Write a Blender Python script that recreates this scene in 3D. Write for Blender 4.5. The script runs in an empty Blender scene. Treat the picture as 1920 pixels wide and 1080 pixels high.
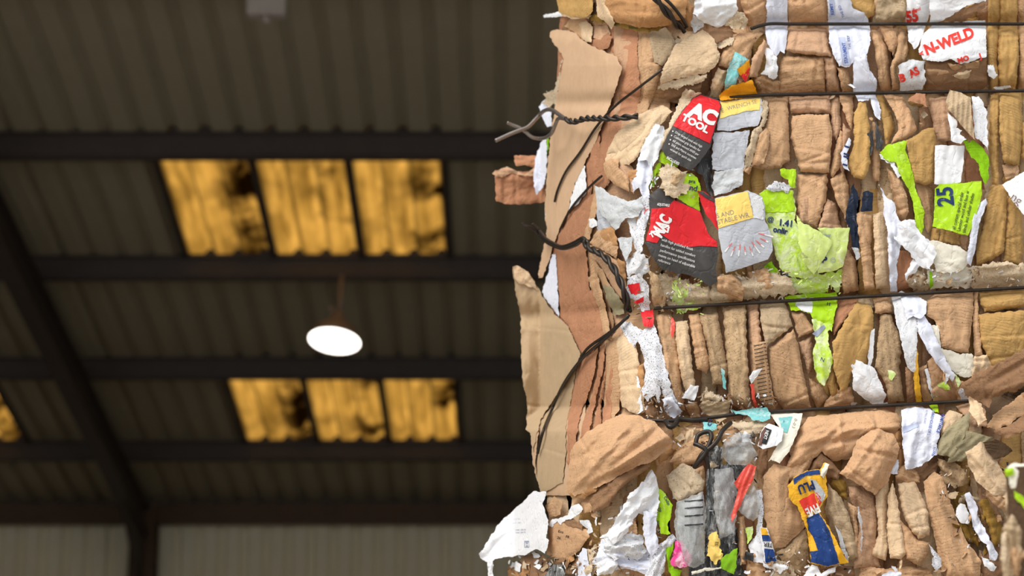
import bpy, bmesh, math, random
import numpy as np
from mathutils import Vector, Matrix
from mathutils.geometry import delaunay_2d_cdt
from mathutils.bvhtree import BVHTree

SC = bpy.context.scene
COL = SC.collection
R = math.radians
# ---------------------------------------------------------------- camera
F_PX, PITCH, CAM_Z = 3600.0, R(14.0), 0.45
cam_data = bpy.data.cameras.new('camera')
cam = bpy.data.objects.new('camera', cam_data)
COL.objects.link(cam)
cam.location = (0, 0, CAM_Z)
cam.rotation_euler = (math.pi / 2 + PITCH, 0, 0)
cam_data.sensor_width = 36.0
cam_data.lens = 36.0 * F_PX / 1920.0
cam_data.clip_end = 200
cam_data.dof.use_dof = True
cam_data.dof.focus_distance = 3.60
cam_data.dof.aperture_fstop = 3.9
SC.camera = cam
# ---------------------------------------------------------------- sky, sun, exposure
w = bpy.data.worlds.new('overcast_sky')
SC.world = w
w.use_nodes = True
wn = w.node_tree.nodes
wn['Background'].inputs['Color'].default_value = (0.93, 0.97, 1.0, 1)
wn['Background'].inputs['Strength'].default_value = 0.84
sun_d = bpy.data.lights.new('sun', 'SUN')
sun_d.energy = 3.0
sun_d.angle = R(45)
sun_d.color = (1.0, 0.95, 0.87)
sun = bpy.data.objects.new('sun', sun_d)
COL.objects.link(sun)
sun.location = (-6, -8, 12)
sun.rotation_euler = Vector((0.60, 0.56, -0.95)).to_track_quat('-Z', 'Y').to_euler()
vs = SC.view_settings
vs.view_transform = 'Standard'
vs.look = 'None'
vs.exposure = 0.0
vs.gamma = 1.0
vs.use_curve_mapping = False

# ---------------------------------------------------------------- helpers
CP, SP = math.cos(PITCH), math.sin(PITCH)
def ray(px, py):
    a = (np.asarray(px, float) - 960) / F_PX
    b = (540 - np.asarray(py, float)) / F_PX
    return a, CP - b * SP, SP + b * CP
def at(px, py, Y):
    "point at distance Y in front of the camera seen at photograph pixel (px, py)"
    dx, dy, dz = ray(px, py)
    k = Y / dy
    return np.stack([dx * k, dy * k, dz * k + CAM_Z], -1)
def lin(c):
    o = []
    for v in c[:3]:
        v = v / 255.0
        o.append(v / 12.92 if v <= 0.04045 else ((v + 0.055) / 1.055) ** 2.4)
    return (*o, 1.0)
def link(name, me, mat=None, parent=None, loc=None):
    o = bpy.data.objects.new(name, me)
    COL.objects.link(o)
    if mat is not None and not me.materials:
        me.materials.append(mat)
    if loc is not None:
        o.location = loc
    if parent is not None:
        o.parent = parent
    return o
def tag(o, label=None, cat=None, group=None, kind=None):
    if label: o['label'] = label
    if cat: o['category'] = cat
    if group: o['group'] = group
    if kind: o['kind'] = kind
    return o
def empty(name, loc):
    o = bpy.data.objects.new(name, None)
    COL.objects.link(o)
    o.location = loc
    o.empty_display_size = 0.1
    return o
def mesh_from(name, verts, faces, smooth=False):
    me = bpy.data.meshes.new(name)
    me.from_pydata([tuple(map(float, v)) for v in verts], [], faces)
    if smooth:
        me.shade_smooth()
    me.update()
    return me
def centred(name, verts, faces, mat, parent=None, smooth=False):
    verts = np.asarray(verts, float)
    c = (verts.min(0) + verts.max(0)) / 2
    me = mesh_from(name, verts - c, faces, smooth)
    pl = world_loc(parent)
    return link(name, me, mat, parent, Vector(c) - pl)
def world_loc(o):
    v = Vector((0, 0, 0))
    while o is not None:
        v += o.location
        o = o.parent
    return v
BOX_F = [(0, 3, 2, 1), (4, 5, 6, 7), (0, 1, 5, 4), (1, 2, 6, 5), (2, 3, 7, 6), (3, 0, 4, 7)]
def box_v(x0, x1, y0, y1, z0, z1):
    return [(x0, y0, z0), (x1, y0, z0), (x1, y1, z0), (x0, y1, z0), (x0, y0, z1), (x1, y0, z1), (x1, y1, z1), (x0, y1, z1)]
class MB:
    def __init__(s): s.v, s.f = [], []
    def add(s, v, f):
        n = len(s.v); s.v += [tuple(p) for p in v]; s.f += [tuple(i + n for i in q) for q in f]
    def box(s, *a): s.add(box_v(*a), BOX_F)
    def build(s, name, mat, parent=None, smooth=False): return centred(name, s.v, s.f, mat, parent, smooth)
def tube_geo(pts, r, n=8):
    pts = [Vector(p) for p in pts]
    v, f = [], []
    prev = None
    for i, p in enumerate(pts):
        t = (pts[min(i + 1, len(pts) - 1)] - pts[max(i - 1, 0)]).normalized()
        if prev is None:
            a = t.orthogonal().normalized()
        else:
            a = (prev - t * prev.dot(t)).normalized()
        prev = a
        b = t.cross(a)
        for k in range(n):
            q = 2 * math.pi * k / n
            v.append(tuple(p + (a * math.cos(q) + b * math.sin(q)) * r))
    m = len(pts)
    for i in range(m - 1):
        for k in range(n):
            f.append((i * n + k, i * n + (k + 1) % n, (i + 1) * n + (k + 1) % n, (i + 1) * n + k))
    f.append(tuple(range(n))[::-1]); f.append(tuple((m - 1) * n + k for k in range(n)))
    return v, f
def smooth_line(pts, n=6):
    P = np.asarray(pts, float)
    out = []
    for i in range(len(P) - 1):
        p0, p1, p2, p3 = P[max(i - 1, 0)], P[i], P[i + 1], P[min(i + 2, len(P) - 1)]
        for t in np.linspace(0, 1, n, endpoint=False):
            out.append(0.5 * (2 * p1 + (p2 - p0) * t + (2 * p0 - 5 * p1 + 4 * p2 - p3) * t ** 2 + (3 * p1 - p0 - 3 * p2 + p3) * t ** 3))
    out.append(P[-1])
    return np.array(out)
def lathe_geo(profile, n=32):
    v, f = [], []
    for r, z in profile:
        for k in range(n):
            a = 2 * math.pi * k / n
            v.append((r * math.cos(a), r * math.sin(a), z))
    for i in range(len(profile) - 1):
        for k in range(n):
            f.append((i * n + k, i * n + (k + 1) % n, (i + 1) * n + (k + 1) % n, (i + 1) * n + k))
    return v, f

# ---------------------------------------------------------------- materials
MATS = {}
def nd(nt, typ, **kw):
    n = nt.nodes.new(typ)
    for k, v in kw.items():
        if k in n.inputs.keys():
            n.inputs[k].default_value = v
        else:
            setattr(n, k, v)
    return n
def mixrgb(nt, a, b, fac, mode='MIX'):
    m = nt.nodes.new('ShaderNodeMix'); m.data_type = 'RGBA'; m.blend_type = mode
    for sock, val in ((m.inputs[0], fac), (m.inputs[6], a), (m.inputs[7], b)):
        if hasattr(val, 'links'): nt.links.new(val, sock)
        else: sock.default_value = val
    return m.outputs[2]
def ramp(nt, src, p0, p1, c0=(0, 0, 0, 1), c1=(1, 1, 1, 1)):
    r = nt.nodes.new('ShaderNodeValToRGB')
    r.color_ramp.elements[0].position = p0; r.color_ramp.elements[1].position = p1
    r.color_ramp.elements[0].color = c0; r.color_ramp.elements[1].color = c1
    nt.links.new(src, r.inputs[0])
    return r.outputs[0]
def base_mat(name, rough=0.8, spec=0.25):
    m = bpy.data.materials.new(name); m.use_nodes = True
    b = m.node_tree.nodes['Principled BSDF']
    b.inputs['Roughness'].default_value = rough
    b.inputs['Specular IOR Level'].default_value = spec
    return m, m.node_tree, b
def board(name, rgb, lines=0.0, dirt=0.25, mottle=0.22, bump=0.25, rough=0.82, speck=None, var=0.10, scuff=None, scuff_amt=0.0, fibre=90.0, spec=0.2, crease=0.28):
    """cardboard or paper: fibre mottling, dirt, faint flute lines, per-piece tone"""
    m, nt, b = base_mat(name, rough, spec)
    L = nt.links.new
    tc = nt.nodes.new('ShaderNodeTexCoord')
    oi = nt.nodes.new('ShaderNodeObjectInfo')
    add = nd(nt, 'ShaderNodeVectorMath', operation='ADD')
    L(tc.outputs['Object'], add.inputs[0])
    sc = nd(nt, 'ShaderNodeVectorMath', operation='SCALE'); sc.inputs['Scale'].default_value = 7.0
    comb = nt.nodes.new('ShaderNodeCombineXYZ')
    for i in range(3): L(oi.outputs['Random'], comb.inputs[i])
    L(comb.outputs[0], sc.inputs[0]); L(sc.outputs[0], add.inputs[1])
    co = add.outputs[0]
    hsv = nt.nodes.new('ShaderNodeHueSaturation')
    hsv.inputs['Color'].default_value = lin(rgb)
    mr = nd(nt, 'ShaderNodeMapRange'); L(oi.outputs['Random'], mr.inputs[0])
    mr.inputs[3].default_value = 1 - var; mr.inputs[4].default_value = 1 + var
    L(mr.outputs[0], hsv.inputs['Value'])
    col = hsv.outputs[0]
    n1 = nd(nt, 'ShaderNodeTexNoise', Scale=26.0, Detail=6.0, Roughness=0.65); L(co, n1.inputs['Vector'])
    dk = tuple(c * 0.55 for c in lin(rgb)[:3]) + (1,)
    f1 = ramp(nt, n1.outputs['Fac'], 0.42, 0.75)
    k1 = nd(nt, 'ShaderNodeMath', operation='MULTIPLY'); L(f1, k1.inputs[0]); k1.inputs[1].default_value = mottle * 2
    col = mixrgb(nt, col, dk, k1.outputs[0])
    n2 = nd(nt, 'ShaderNodeTexNoise', Scale=9.0, Detail=8.0, Roughness=0.75, Distortion=0.6); L(co, n2.inputs['Vector'])
    f2 = ramp(nt, n2.outputs['Fac'], 0.58, 0.78)
    k2 = nd(nt, 'ShaderNodeMath', operation='MULTIPLY'); L(f2, k2.inputs[0]); k2.inputs[1].default_value = dirt
    col = mixrgb(nt, col, (0.09, 0.075, 0.06, 1), k2.outputs[0])
    mz = nd(nt, 'ShaderNodeMapping'); mz.inputs['Scale'].default_value = (1.0, 1.0, 0.16); L(co, mz.inputs['Vector'])
    nz = nd(nt, 'ShaderNodeTexNoise', Scale=110.0, Detail=4.0, Roughness=0.7); L(mz.outputs[0], nz.inputs['Vector'])
    fz = ramp(nt, nz.outputs['Fac'], 0.5, 0.8)
    kz = nd(nt, 'ShaderNodeMath', operation='MULTIPLY'); L(fz, kz.inputs[0]); kz.inputs[1].default_value = mottle * 1.6
    col = mixrgb(nt, col, dk, kz.outputs[0])
    if speck:
        n3 = nd(nt, 'ShaderNodeTexNoise', Scale=speck[3] if len(speck) > 3 else 230.0, Detail=3.0, Roughness=0.7); L(co, n3.inputs['Vector'])
        f3 = ramp(nt, n3.outputs['Fac'], speck[1], speck[1] + 0.06)
        k3 = nd(nt, 'ShaderNodeMath', operation='MULTIPLY'); L(f3, k3.inputs[0]); k3.inputs[1].default_value = speck[2]
        col = mixrgb(nt, col, lin(speck[0]), k3.outputs[0])
    if scuff:
        n4 = nd(nt, 'ShaderNodeTexNoise', Scale=45.0, Detail=9.0, Roughness=0.8, Distortion=0.8); L(co, n4.inputs['Vector'])
        f4 = ramp(nt, n4.outputs['Fac'], 0.60 - 0.2 * scuff_amt, 0.68 - 0.1 * scuff_amt)
        k4 = nd(nt, 'ShaderNodeMath', operation='MULTIPLY'); L(f4, k4.inputs[0]); k4.inputs[1].default_value = 0.75
        col = mixrgb(nt, col, lin(scuff), k4.outputs[0])
    nb = nd(nt, 'ShaderNodeTexNoise', Scale=fibre, Detail=5.0, Roughness=0.7); L(co, nb.inputs['Vector'])
    h = nb.outputs['Fac']
    if lines:
        wv = nd(nt, 'ShaderNodeTexWave', wave_type='BANDS', bands_direction='Z', Scale=52.0, Distortion=5.0, Detail=3.0)
        wv.inputs['Detail Scale'].default_value = 0.9
        rt = nd(nt, 'ShaderNodeVectorRotate', rotation_type='Y_AXIS'); L(co, rt.inputs['Vector'])
        ra = nd(nt, 'ShaderNodeMapRange'); L(oi.outputs['Random'], ra.inputs[0]); ra.inputs[3].default_value = -0.45; ra.inputs[4].default_value = 0.45
        L(ra.outputs[0], rt.inputs['Angle']); L(rt.outputs[0], wv.inputs['Vector'])
        fl = ramp(nt, wv.outputs['Fac'], 0.0, 0.10, (1, 1, 1, 1), (0, 0, 0, 1))
        nm = nd(nt, 'ShaderNodeTexNoise', Scale=20.0, Detail=4.0); L(co, nm.inputs['Vector'])
        fm = ramp(nt, nm.outputs['Fac'], 0.46, 0.62)
        kl = nd(nt, 'ShaderNodeMath', operation='MULTIPLY'); L(fl, kl.inputs[0]); L(fm, kl.inputs[1])
        kl2 = nd(nt, 'ShaderNodeMath', operation='MULTIPLY'); L(kl.outputs[0], kl2.inputs[0]); kl2.inputs[1].default_value = lines
        col = mixrgb(nt, col, tuple(c * 0.32 for c in lin(rgb)[:3]) + (1,), kl2.outputs[0])
        hm = nd(nt, 'ShaderNodeMath', operation='MULTIPLY_ADD'); L(kl.outputs[0], hm.inputs[0]); hm.inputs[1].default_value = -0.8; L(h, hm.inputs[2])
        h = hm.outputs[0]
    bp = nd(nt, 'ShaderNodeBump', Strength=bump, Distance=0.004); L(h, bp.inputs['Height'])
    ms = nd(nt, 'ShaderNodeMapping'); ms.inputs['Scale'].default_value = (1.0, 1.0, 0.45); L(co, ms.inputs['Vector'])
    nr = nd(nt, 'ShaderNodeTexNoise', Scale=34.0, Detail=4.0, Roughness=0.55, Distortion=0.5); nr.noise_type = 'RIDGED_MULTIFRACTAL'; L(ms.outputs[0], nr.inputs['Vector'])
    b2 = nd(nt, 'ShaderNodeBump', Strength=crease, Distance=0.003); L(nr.outputs['Fac'], b2.inputs['Height']); L(bp.outputs[0], b2.inputs['Normal'])
    L(b2.outputs[0], b.inputs['Normal'])
    wob = nd(nt, 'ShaderNodeTexNoise', Scale=30.0, Detail=3.0); L(co, wob.inputs['Vector'])
    wv2 = nd(nt, 'ShaderNodeVectorMath', operation='MULTIPLY_ADD'); L(wob.outputs['Color'], wv2.inputs[0]); wv2.inputs[1].default_value = (.05, .05, .05); L(ms.outputs[0], wv2.inputs[2])
    vo = nd(nt, 'ShaderNodeTexVoronoi', feature='DISTANCE_TO_EDGE', Scale=26.0); L(wv2.outputs[0], vo.inputs['Vector'])
    gv = ramp(nt, vo.outputs['Distance'], 0.0, 0.09)
    b3 = nd(nt, 'ShaderNodeBump', Strength=crease * 1.2, Distance=0.0025); L(gv, b3.inputs['Height']); L(b2.outputs[0], b3.inputs['Normal']); L(b3.outputs[0], b.inputs['Normal'])
    fr = ramp(nt, nr.outputs['Fac'], 0.62, 0.95)
    kr = nd(nt, 'ShaderNodeMath', operation='MULTIPLY'); L(fr, kr.inputs[0]); kr.inputs[1].default_value = min(.6, mottle * 3.0)
    col = mixrgb(nt, col, tuple(c * 0.42 for c in lin(rgb)[:3]) + (1,), kr.outputs[0])  # crease shade painted in: ridges of the crumple noise darkened
    nq = nd(nt, 'ShaderNodeTexNoise', Scale=330.0, Detail=2.0, Roughness=0.6); L(co, nq.inputs['Vector'])
    fq = ramp(nt, nq.outputs['Fac'], 0.63, 0.70)
    kq = nd(nt, 'ShaderNodeMath', operation='MULTIPLY'); L(fq, kq.inputs[0]); kq.inputs[1].default_value = min(.7, dirt * 1.6)
    col = mixrgb(nt, col, (0.07, 0.055, 0.045, 1), kq.outputs[0])
    L(col, b.inputs['Base Color'])
    MATS[name] = m
    return m
def plain(name, rgb, rough=0.5, metal=0.0, spec=0.4, noise=0.0, nscale=30.0, bump=0.0):
    m, nt, b = base_mat(name, rough, spec)
    b.inputs['Metallic'].default_value = metal
    tc = nt.nodes.new('ShaderNodeTexCoord')
    n = nd(nt, 'ShaderNodeTexNoise', Scale=nscale, Detail=6.0, Roughness=0.7)
    nt.links.new(tc.outputs['Object'], n.inputs['Vector'])
    f = ramp(nt, n.outputs['Fac'], 0.4, 0.72)
    k = nd(nt, 'ShaderNodeMath', operation='MULTIPLY'); nt.links.new(f, k.inputs[0]); k.inputs[1].default_value = noise
    c = mixrgb(nt, lin(rgb), tuple(q * 0.4 for q in lin(rgb)[:3]) + (1,), k.outputs[0])
    nt.links.new(c, b.inputs['Base Color'])
    if bump:
        bp = nd(nt, 'ShaderNodeBump', Strength=bump, Distance=0.003)
        nt.links.new(n.outputs['Fac'], bp.inputs['Height']); nt.links.new(bp.outputs[0], b.inputs['Normal'])
    MATS[name] = m
    return m
def ink(name, rgb, wear=0.25, under=(225, 225, 225)):
    m, nt, b = base_mat(name, 0.55, 0.3)
    tc = nt.nodes.new('ShaderNodeTexCoord')
    n = nd(nt, 'ShaderNodeTexNoise', Scale=70.0, Detail=8.0, Roughness=0.8)
    nt.links.new(tc.outputs['Object'], n.inputs['Vector'])
    f = ramp(nt, n.outputs['Fac'], 0.58, 0.66)
    k = nd(nt, 'ShaderNodeMath', operation='MULTIPLY'); nt.links.new(f, k.inputs[0]); k.inputs[1].default_value = wear
    nt.links.new(mixrgb(nt, lin(rgb), lin(under), k.outputs[0]), b.inputs['Base Color'])
    MATS[name] = m
    return m
def film(name, rgb, alpha=0.45):
    m, nt, b = base_mat(name, 0.18, 0.6)
    tc = nt.nodes.new('ShaderNodeTexCoord')
    n = nd(nt, 'ShaderNodeTexNoise', Scale=40.0, Detail=6.0, Roughness=0.75, Distortion=1.5)
    nt.links.new(tc.outputs['Object'], n.inputs['Vector'])
    b.inputs['Base Color'].default_value = lin(rgb)
    tr = nt.nodes.new('ShaderNodeBsdfTransparent')
    mx = nt.nodes.new('ShaderNodeMixShader')
    f = ramp(nt, n.outputs['Fac'], 0.3, 0.8, (alpha * 0.6,) * 3 + (1,), (min(1, alpha * 1.7),) * 3 + (1,))
    nt.links.new(f, mx.inputs[0]); nt.links.new(tr.outputs[0], mx.inputs[1]); nt.links.new(b.outputs[0], mx.inputs[2])
    bp = nd(nt, 'ShaderNodeBump', Strength=0.6, Distance=0.004)
    nt.links.new(n.outputs['Fac'], bp.inputs['Height']); nt.links.new(bp.outputs[0], b.inputs['Normal'])
    nt.links.new(mx.outputs[0], nt.nodes['Material Output'].inputs['Surface'])
    MATS[name] = m
    return m

board('tan', (205, 165, 127), lines=0.55, dirt=0.5)
board('pink', (203, 163, 131), lines=0.4, dirt=0.35)
board('light', (224, 195, 160), lines=0.35, dirt=0.25)
board('ochre', (197, 157, 98), lines=0.6, dirt=0.25)
board('orange', (194, 146, 100), lines=0.25, dirt=0.2)
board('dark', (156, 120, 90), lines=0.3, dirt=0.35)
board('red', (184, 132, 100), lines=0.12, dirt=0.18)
board('side', (200, 167, 136), lines=0.0, dirt=0.10, mottle=0.1, bump=0.06, crease=0.05)
board('flapside', (186, 160, 128), lines=0.0, dirt=0.16, mottle=0.1, bump=0.06, crease=0.05)
board('greytan', (192, 168, 137), lines=0.5, dirt=0.5)
board('dirty', (194, 164, 128), lines=0.35, dirt=0.75, mottle=0.35, speck=((70, 62, 50), 0.60, 0.7))
board('torn', (226, 204, 174), lines=0.0, dirt=0.25, mottle=0.25, bump=0.9, speck=((120, 95, 70), 0.6, 0.7), fibre=160.0)
board('olive', (158, 148, 118), lines=0.15, dirt=0.3)
board('olivebrown', (150, 116, 52), lines=0.2, dirt=0.35)
board('kraft', (207, 165, 127), lines=0.15, dirt=0.4, mottle=0.18)
board('white', (240, 242, 248), dirt=0.08, mottle=0.05, bump=0.15, var=0.04, fibre=50)
board('bluewhite', (226, 230, 246), dirt=0.08, mottle=0.06, bump=0.15, var=0.04, fibre=50)
board('cream', (236, 231, 216), dirt=0.1, mottle=0.08, bump=0.2, var=0.04)
board('greypaper', (204, 208, 213), dirt=0.25, mottle=0.12, bump=0.2, var=0.05, lines=0.25)
board('dirtywhite', (226, 228, 234), dirt=0.55, mottle=0.15, bump=0.25, var=0.05, speck=((110, 110, 116), 0.62, 0.6))
board('newsprint', (228, 230, 238), dirt=0.1, mottle=0.08, bump=0.2, var=0.03, speck=((60, 62, 80), 0.56, 0.9, 420.0))
board('lime', (176, 220, 34), dirt=0.12, mottle=0.10, bump=0.2, var=0.05, rough=0.45, scuff=(232, 240, 190), scuff_amt=0.18)
board('limescuff', (190, 224, 70), dirt=0.12, mottle=0.10, bump=0.3, var=0.05, rough=0.5, scuff=(236, 240, 214), scuff_amt=0.8)
board('limepale', (216, 236, 140), dirt=0.06, mottle=0.08, bump=0.2, var=0.04, rough=0.5, scuff=(240, 244, 220), scuff_amt=0.4)
board('limedark', (140, 196, 20), dirt=0.15, mottle=0.15, bump=0.2, var=0.05, lines=0.4)
board('blackcard', (72, 70, 70), dirt=0.0, mottle=0.1, bump=0.15, var=0.03, rough=0.4, scuff=(150, 150, 150), scuff_amt=-0.1)
board('redcard', (222, 42, 50), dirt=0.05, mottle=0.06, bump=0.15, var=0.02, rough=0.4)
board('yellowcard', (250, 216, 120), dirt=0.05, mottle=0.06, bump=0.15, var=0.02, rough=0.45)
board('greycard', (192, 196, 206), dirt=0.06, mottle=0.08, bump=0.2, var=0.03, rough=0.4, lines=0.2)
board('teal', (128, 200, 204), dirt=0.1, mottle=0.2, bump=0.25, scuff=(225, 232, 226), scuff_amt=0.45)
board('orangepaper', (244, 166, 34), dirt=0.05, mottle=0.2, bump=0.25, scuff=(250, 225, 170), scuff_amt=0.1)
board('navy', (34, 44, 66), dirt=0.1, mottle=0.3, bump=0.3, rough=0.35, scuff=(120, 128, 150), scuff_amt=0.0)
board('bluewrap', (34, 66, 130), dirt=0.05, mottle=0.25, bump=0.2, rough=0.35, scuff=(190, 205, 220), scuff_amt=0.05)
board('yellowwrap', (246, 186, 50), dirt=0.05, mottle=0.1, bump=0.2, rough=0.35, scuff=(240, 230, 210), scuff_amt=0.05)
board('pinkpaper', (236, 70, 150), dirt=0.02, mottle=0.1, bump=0.2, scuff=(250, 235, 240), scuff_amt=0.6)
board('leaf', (120, 170, 30), dirt=0.1, mottle=0.2, bump=0.2)
board('redplastic', (226, 78, 62), dirt=0.05, mottle=0.1, bump=0.1, rough=0.3, spec=0.5)
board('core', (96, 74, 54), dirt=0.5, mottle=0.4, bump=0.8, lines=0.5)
def streaky(name, dark, pale, sc=60.0, p0=0.46, p1=0.62):
    m, nt, b = base_mat(name, 0.22, 0.6)
    tc = nt.nodes.new('ShaderNodeTexCoord'); mp = nd(nt, 'ShaderNodeMapping'); mp.inputs['Scale'].default_value = (1, 1, .35)
    nt.links.new(tc.outputs['Object'], mp.inputs['Vector'])
    n = nd(nt, 'ShaderNodeTexNoise', Scale=sc, Detail=7.0, Roughness=0.75, Distortion=1.6); nt.links.new(mp.outputs[0], n.inputs['Vector'])
    nt.links.new(ramp(nt, n.outputs['Fac'], p0, p1, lin(dark), lin(pale)), b.inputs['Base Color'])
    bp = nd(nt, 'ShaderNodeBump', Strength=0.7, Distance=0.004); nt.links.new(n.outputs['Fac'], bp.inputs['Height']); nt.links.new(bp.outputs[0], b.inputs['Normal'])
    MATS[name] = m
streaky('blackfilm', (40, 40, 42), (150, 154, 156), 50.0, 0.55, 0.72)
streaky('greyfilm', (70, 72, 74), (206, 210, 212))
film('clearfilm', (214, 218, 220), 0.34)
film('thinfilm', (232, 234, 236), 0.28)
plain('wire', (66, 60, 56), 0.42, metal=0.75, noise=0.5, nscale=120)
plain('wirebright', (150, 142, 138), 0.35, metal=0.8, noise=0.4, nscale=120)
for nme, c, wr in (('ink_white', (240, 240, 240), 0.1), ('ink_red', (226, 58, 46), 0.35), ('ink_blue', (64, 92, 176), 0.3), ('ink_navy', (22, 48, 100), 0.2),
               ('ink_black', (34, 34, 36), 0.2), ('ink_grey', (150, 142, 130), 0.3), ('ink_green', (60, 84, 40), 0.3), ('ink_paleblue', (186, 196, 226), 0.2),
               ('ink_faint', (150, 158, 182), 0.5), ('ink_palered', (226, 120, 118), 0.5), ('ink_brown', (110, 72, 60), 0.1)):
    ink(nme, c, wr)
# ================================================================= the building
def building():
    roofm, wallm = plain('roof_paint', (154, 146, 127), 0.55, noise=0.15, nscale=3.0), plain('wall_paint', (238, 230, 204), 0.6, noise=0.15, nscale=3.0)
    steel = plain('dark_steel', (66, 57, 54), 0.6, noise=0.4, nscale=6.0)
    rust = plain('brown_steel', (88, 64, 44), 0.65, noise=0.4, nscale=5.0)
    D, HE, TA = 26.0, CAM_Z + 3.46, math.tan(R(13.3))
    W = 0.905
    def rz(u): return HE + TA * u
    def rib_profile(n_ribs, pitch, depth, flat=0.17):
        pts = []
        for i in range(n_ribs):
            x = i * pitch
            pts += [(x, 0), (x + flat, 0), (x + flat + 0.04, depth), (x + pitch - 0.04, depth)]
        pts.append((n_ribs * pitch, 0))
        return pts
    # floor
    m, nt, b = base_mat('concrete', 0.9, 0.2)
    tc = nt.nodes.new('ShaderNodeTexCoord')
    n = nd(nt, 'ShaderNodeTexNoise', Scale=1.3, Detail=9.0, Roughness=0.7); nt.links.new(tc.outputs['Object'], n.inputs['Vector'])
    nt.links.new(ramp(nt, n.outputs['Fac'], 0.3, 0.75, lin((166, 158, 146)), lin((200, 192, 180))), b.inputs['Base Color'])
    mb = MB(); mb.box(-22, 22, -14, 34, -0.2, 0)
    tag(mb.build('floor', m), kind='structure')
    # roof: corrugated sheets between the purlins, the rooflights take the place of three sheets each
    ceiling = tag(empty('ceiling', (0, D, HE)), kind='structure')
    US = [0.0, 2.12, 4.515, 6.90, 9.23, 11.8, 14.05, 16.3, 18.4, 20.4]
    prof = rib_profile(3, W / 3, 0.055)
    glass_cols = {3: range(0, 3), 1: range(0, 3)}
    row_mesh = {}
    def sheet_mesh(row):
        u0, u1 = US[row], US[row + 1]
        v, f = [], []
        k = len(prof)
        for th in (0.0, 0.004):
            for u in (u0, u1):
                for x, h in prof:
                    v.append((x, -(u - u0), TA * (u - u0) + h + th))
        for base, flip in ((0, True), (2 * k, False)):
            for i in range(k - 1):
                q = (base + i, base + i + 1, base + k + i + 1, base + k + i)
                f.append(q[::-1] if flip else q)
        me = mesh_from('roof_sheet', v, f)
        me.materials.append(roofm)
        return me
    def X(c): return -3.35 + c * W
    for row in range(len(US) - 1):
        me = sheet_mesh(row)
        for c in range(-13, 20):
            if row in (1, 3) and c in (0, 1, 2): continue
            if row == 1 and c in (-6, -5, -4): continue
            o = link('roof_sheet', me, None, ceiling, (X(c), -US[row], TA * US[row]))
    # rooflights
    amber = bpy.data.materials.new('amber_sheet'); amber.use_nodes = True
    nt = amber.node_tree; nt.nodes.clear()
    out = nt.nodes.new('ShaderNodeOutputMaterial'); tl = nt.nodes.new('ShaderNodeBsdfTranslucent')
    tc = nt.nodes.new('ShaderNodeTexCoord'); oi = nt.nodes.new('ShaderNodeObjectInfo')
    ad = nd(nt, 'ShaderNodeVectorMath', operation='MULTIPLY_ADD'); nt.links.new(oi.outputs['Random'], ad.inputs[0]); ad.inputs[1].default_value = (9, 9, 9); nt.links.new(tc.outputs['Object'], ad.inputs[2])
    na = nd(nt, 'ShaderNodeTexNoise', Scale=1.5, Detail=4.0, Roughness=0.55); nt.links.new(ad.outputs[0], na.inputs['Vector'])
    mp = nd(nt, 'ShaderNodeMapping'); mp.inputs['Scale'].default_value = (9, 1.0, 1); nt.links.new(ad.outputs[0], mp.inputs['Vector'])
    nb_ = nd(nt, 'ShaderNodeTexNoise', Scale=1.0, Detail=5.0, Roughness=0.6); nt.links.new(mp.outputs[0], nb_.inputs['Vector'])
    c1 = ramp(nt, nb_.outputs['Fac'], 0.3, 0.7, (0.46, 0.32, 0.12, 1), (0.88, 0.63, 0.27, 1))
    f1 = ramp(nt, na.outputs['Fac'], 0.47, 0.62)
    sv = nd(nt, 'ShaderNodeSeparateXYZ'); nt.links.new(tc.outputs['Object'], sv.inputs[0])
    gx = nd(nt, 'ShaderNodeMapRange'); nt.links.new(sv.outputs['X'], gx.inputs[0]); gx.inputs[1].default_value = 0.45; gx.inputs[2].default_value = 0.8
    dm = nd(nt, 'ShaderNodeMath', operation='MULTIPLY'); nt.links.new(f1, dm.inputs[0]); nt.links.new(gx.outputs[0], dm.inputs[1])
    k1 = nd(nt, 'ShaderNodeMath', operation='MULTIPLY_ADD'); nt.links.new(f1, k1.inputs[0]); k1.inputs[1].default_value = 0.22; nt.links.new(dm.outputs[0], k1.inputs[2]); k1.use_clamp = True
    nt.links.new(mixrgb(nt, c1, (0.07, 0.04, 0.013, 1), k1.outputs[0]), tl.inputs['Color'])
    nt.links.new(tl.outputs[0], out.inputs[0])
    for wi, (row, c0) in enumerate(((3, 0), (1, 0), (1, -6))):
        win = tag(empty('window_%d' % (wi + 1), (X(c0), D - US[row], rz(US[row]))), kind='structure')
        L = US[row + 1] - US[row]
        for j in range(3):
            v, f = [], []
            y0, y1 = 0.0, L + 0.05
            for th in (0.0, 0.006):
                for u in (y0, y1):
                    for x, h in prof:
                        v.append((0.035 + x * (W - 0.06) / W, -u, TA * u + h + th))
            k = len(prof)
            for i in range(k - 1):
                f.append((i, k + i, k + i + 1, i + 1))
                f.append((2 * k + i, 2 * k + i + 1, 3 * k + i + 1, 3 * k + i))
            pane = link('pane', mesh_from('pane', v, f), amber, win, (j * W, 0, 0))
        fr = MB()
        for j in range(4):
            fr.add([(j * W - 0.035, 0, -0.03), (j * W + 0.035, 0, -0.03), (j * W + 0.035, -L, TA * L - 0.03), (j * W - 0.035, -L, TA * L - 0.03),
                    (j * W - 0.035, 0, 0.05), (j * W + 0.035, 0, 0.05), (j * W + 0.035, -L, TA * L + 0.05), (j * W - 0.035, -L, TA * L + 0.05)], BOX_F)
        fr.box(0, 3 * W, -0.06, 0.0, -0.02, 0.07); fr.box(0, 3 * W, -L - .02, -L + .04, TA * L - .02, TA * L + .08)
        fr.v = [(x, y, z) for x, y, z in fr.v]
        link('window_frame', mesh_from('window_frame', fr.v, fr.f), steel, win, (0, 0, 0))
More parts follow.
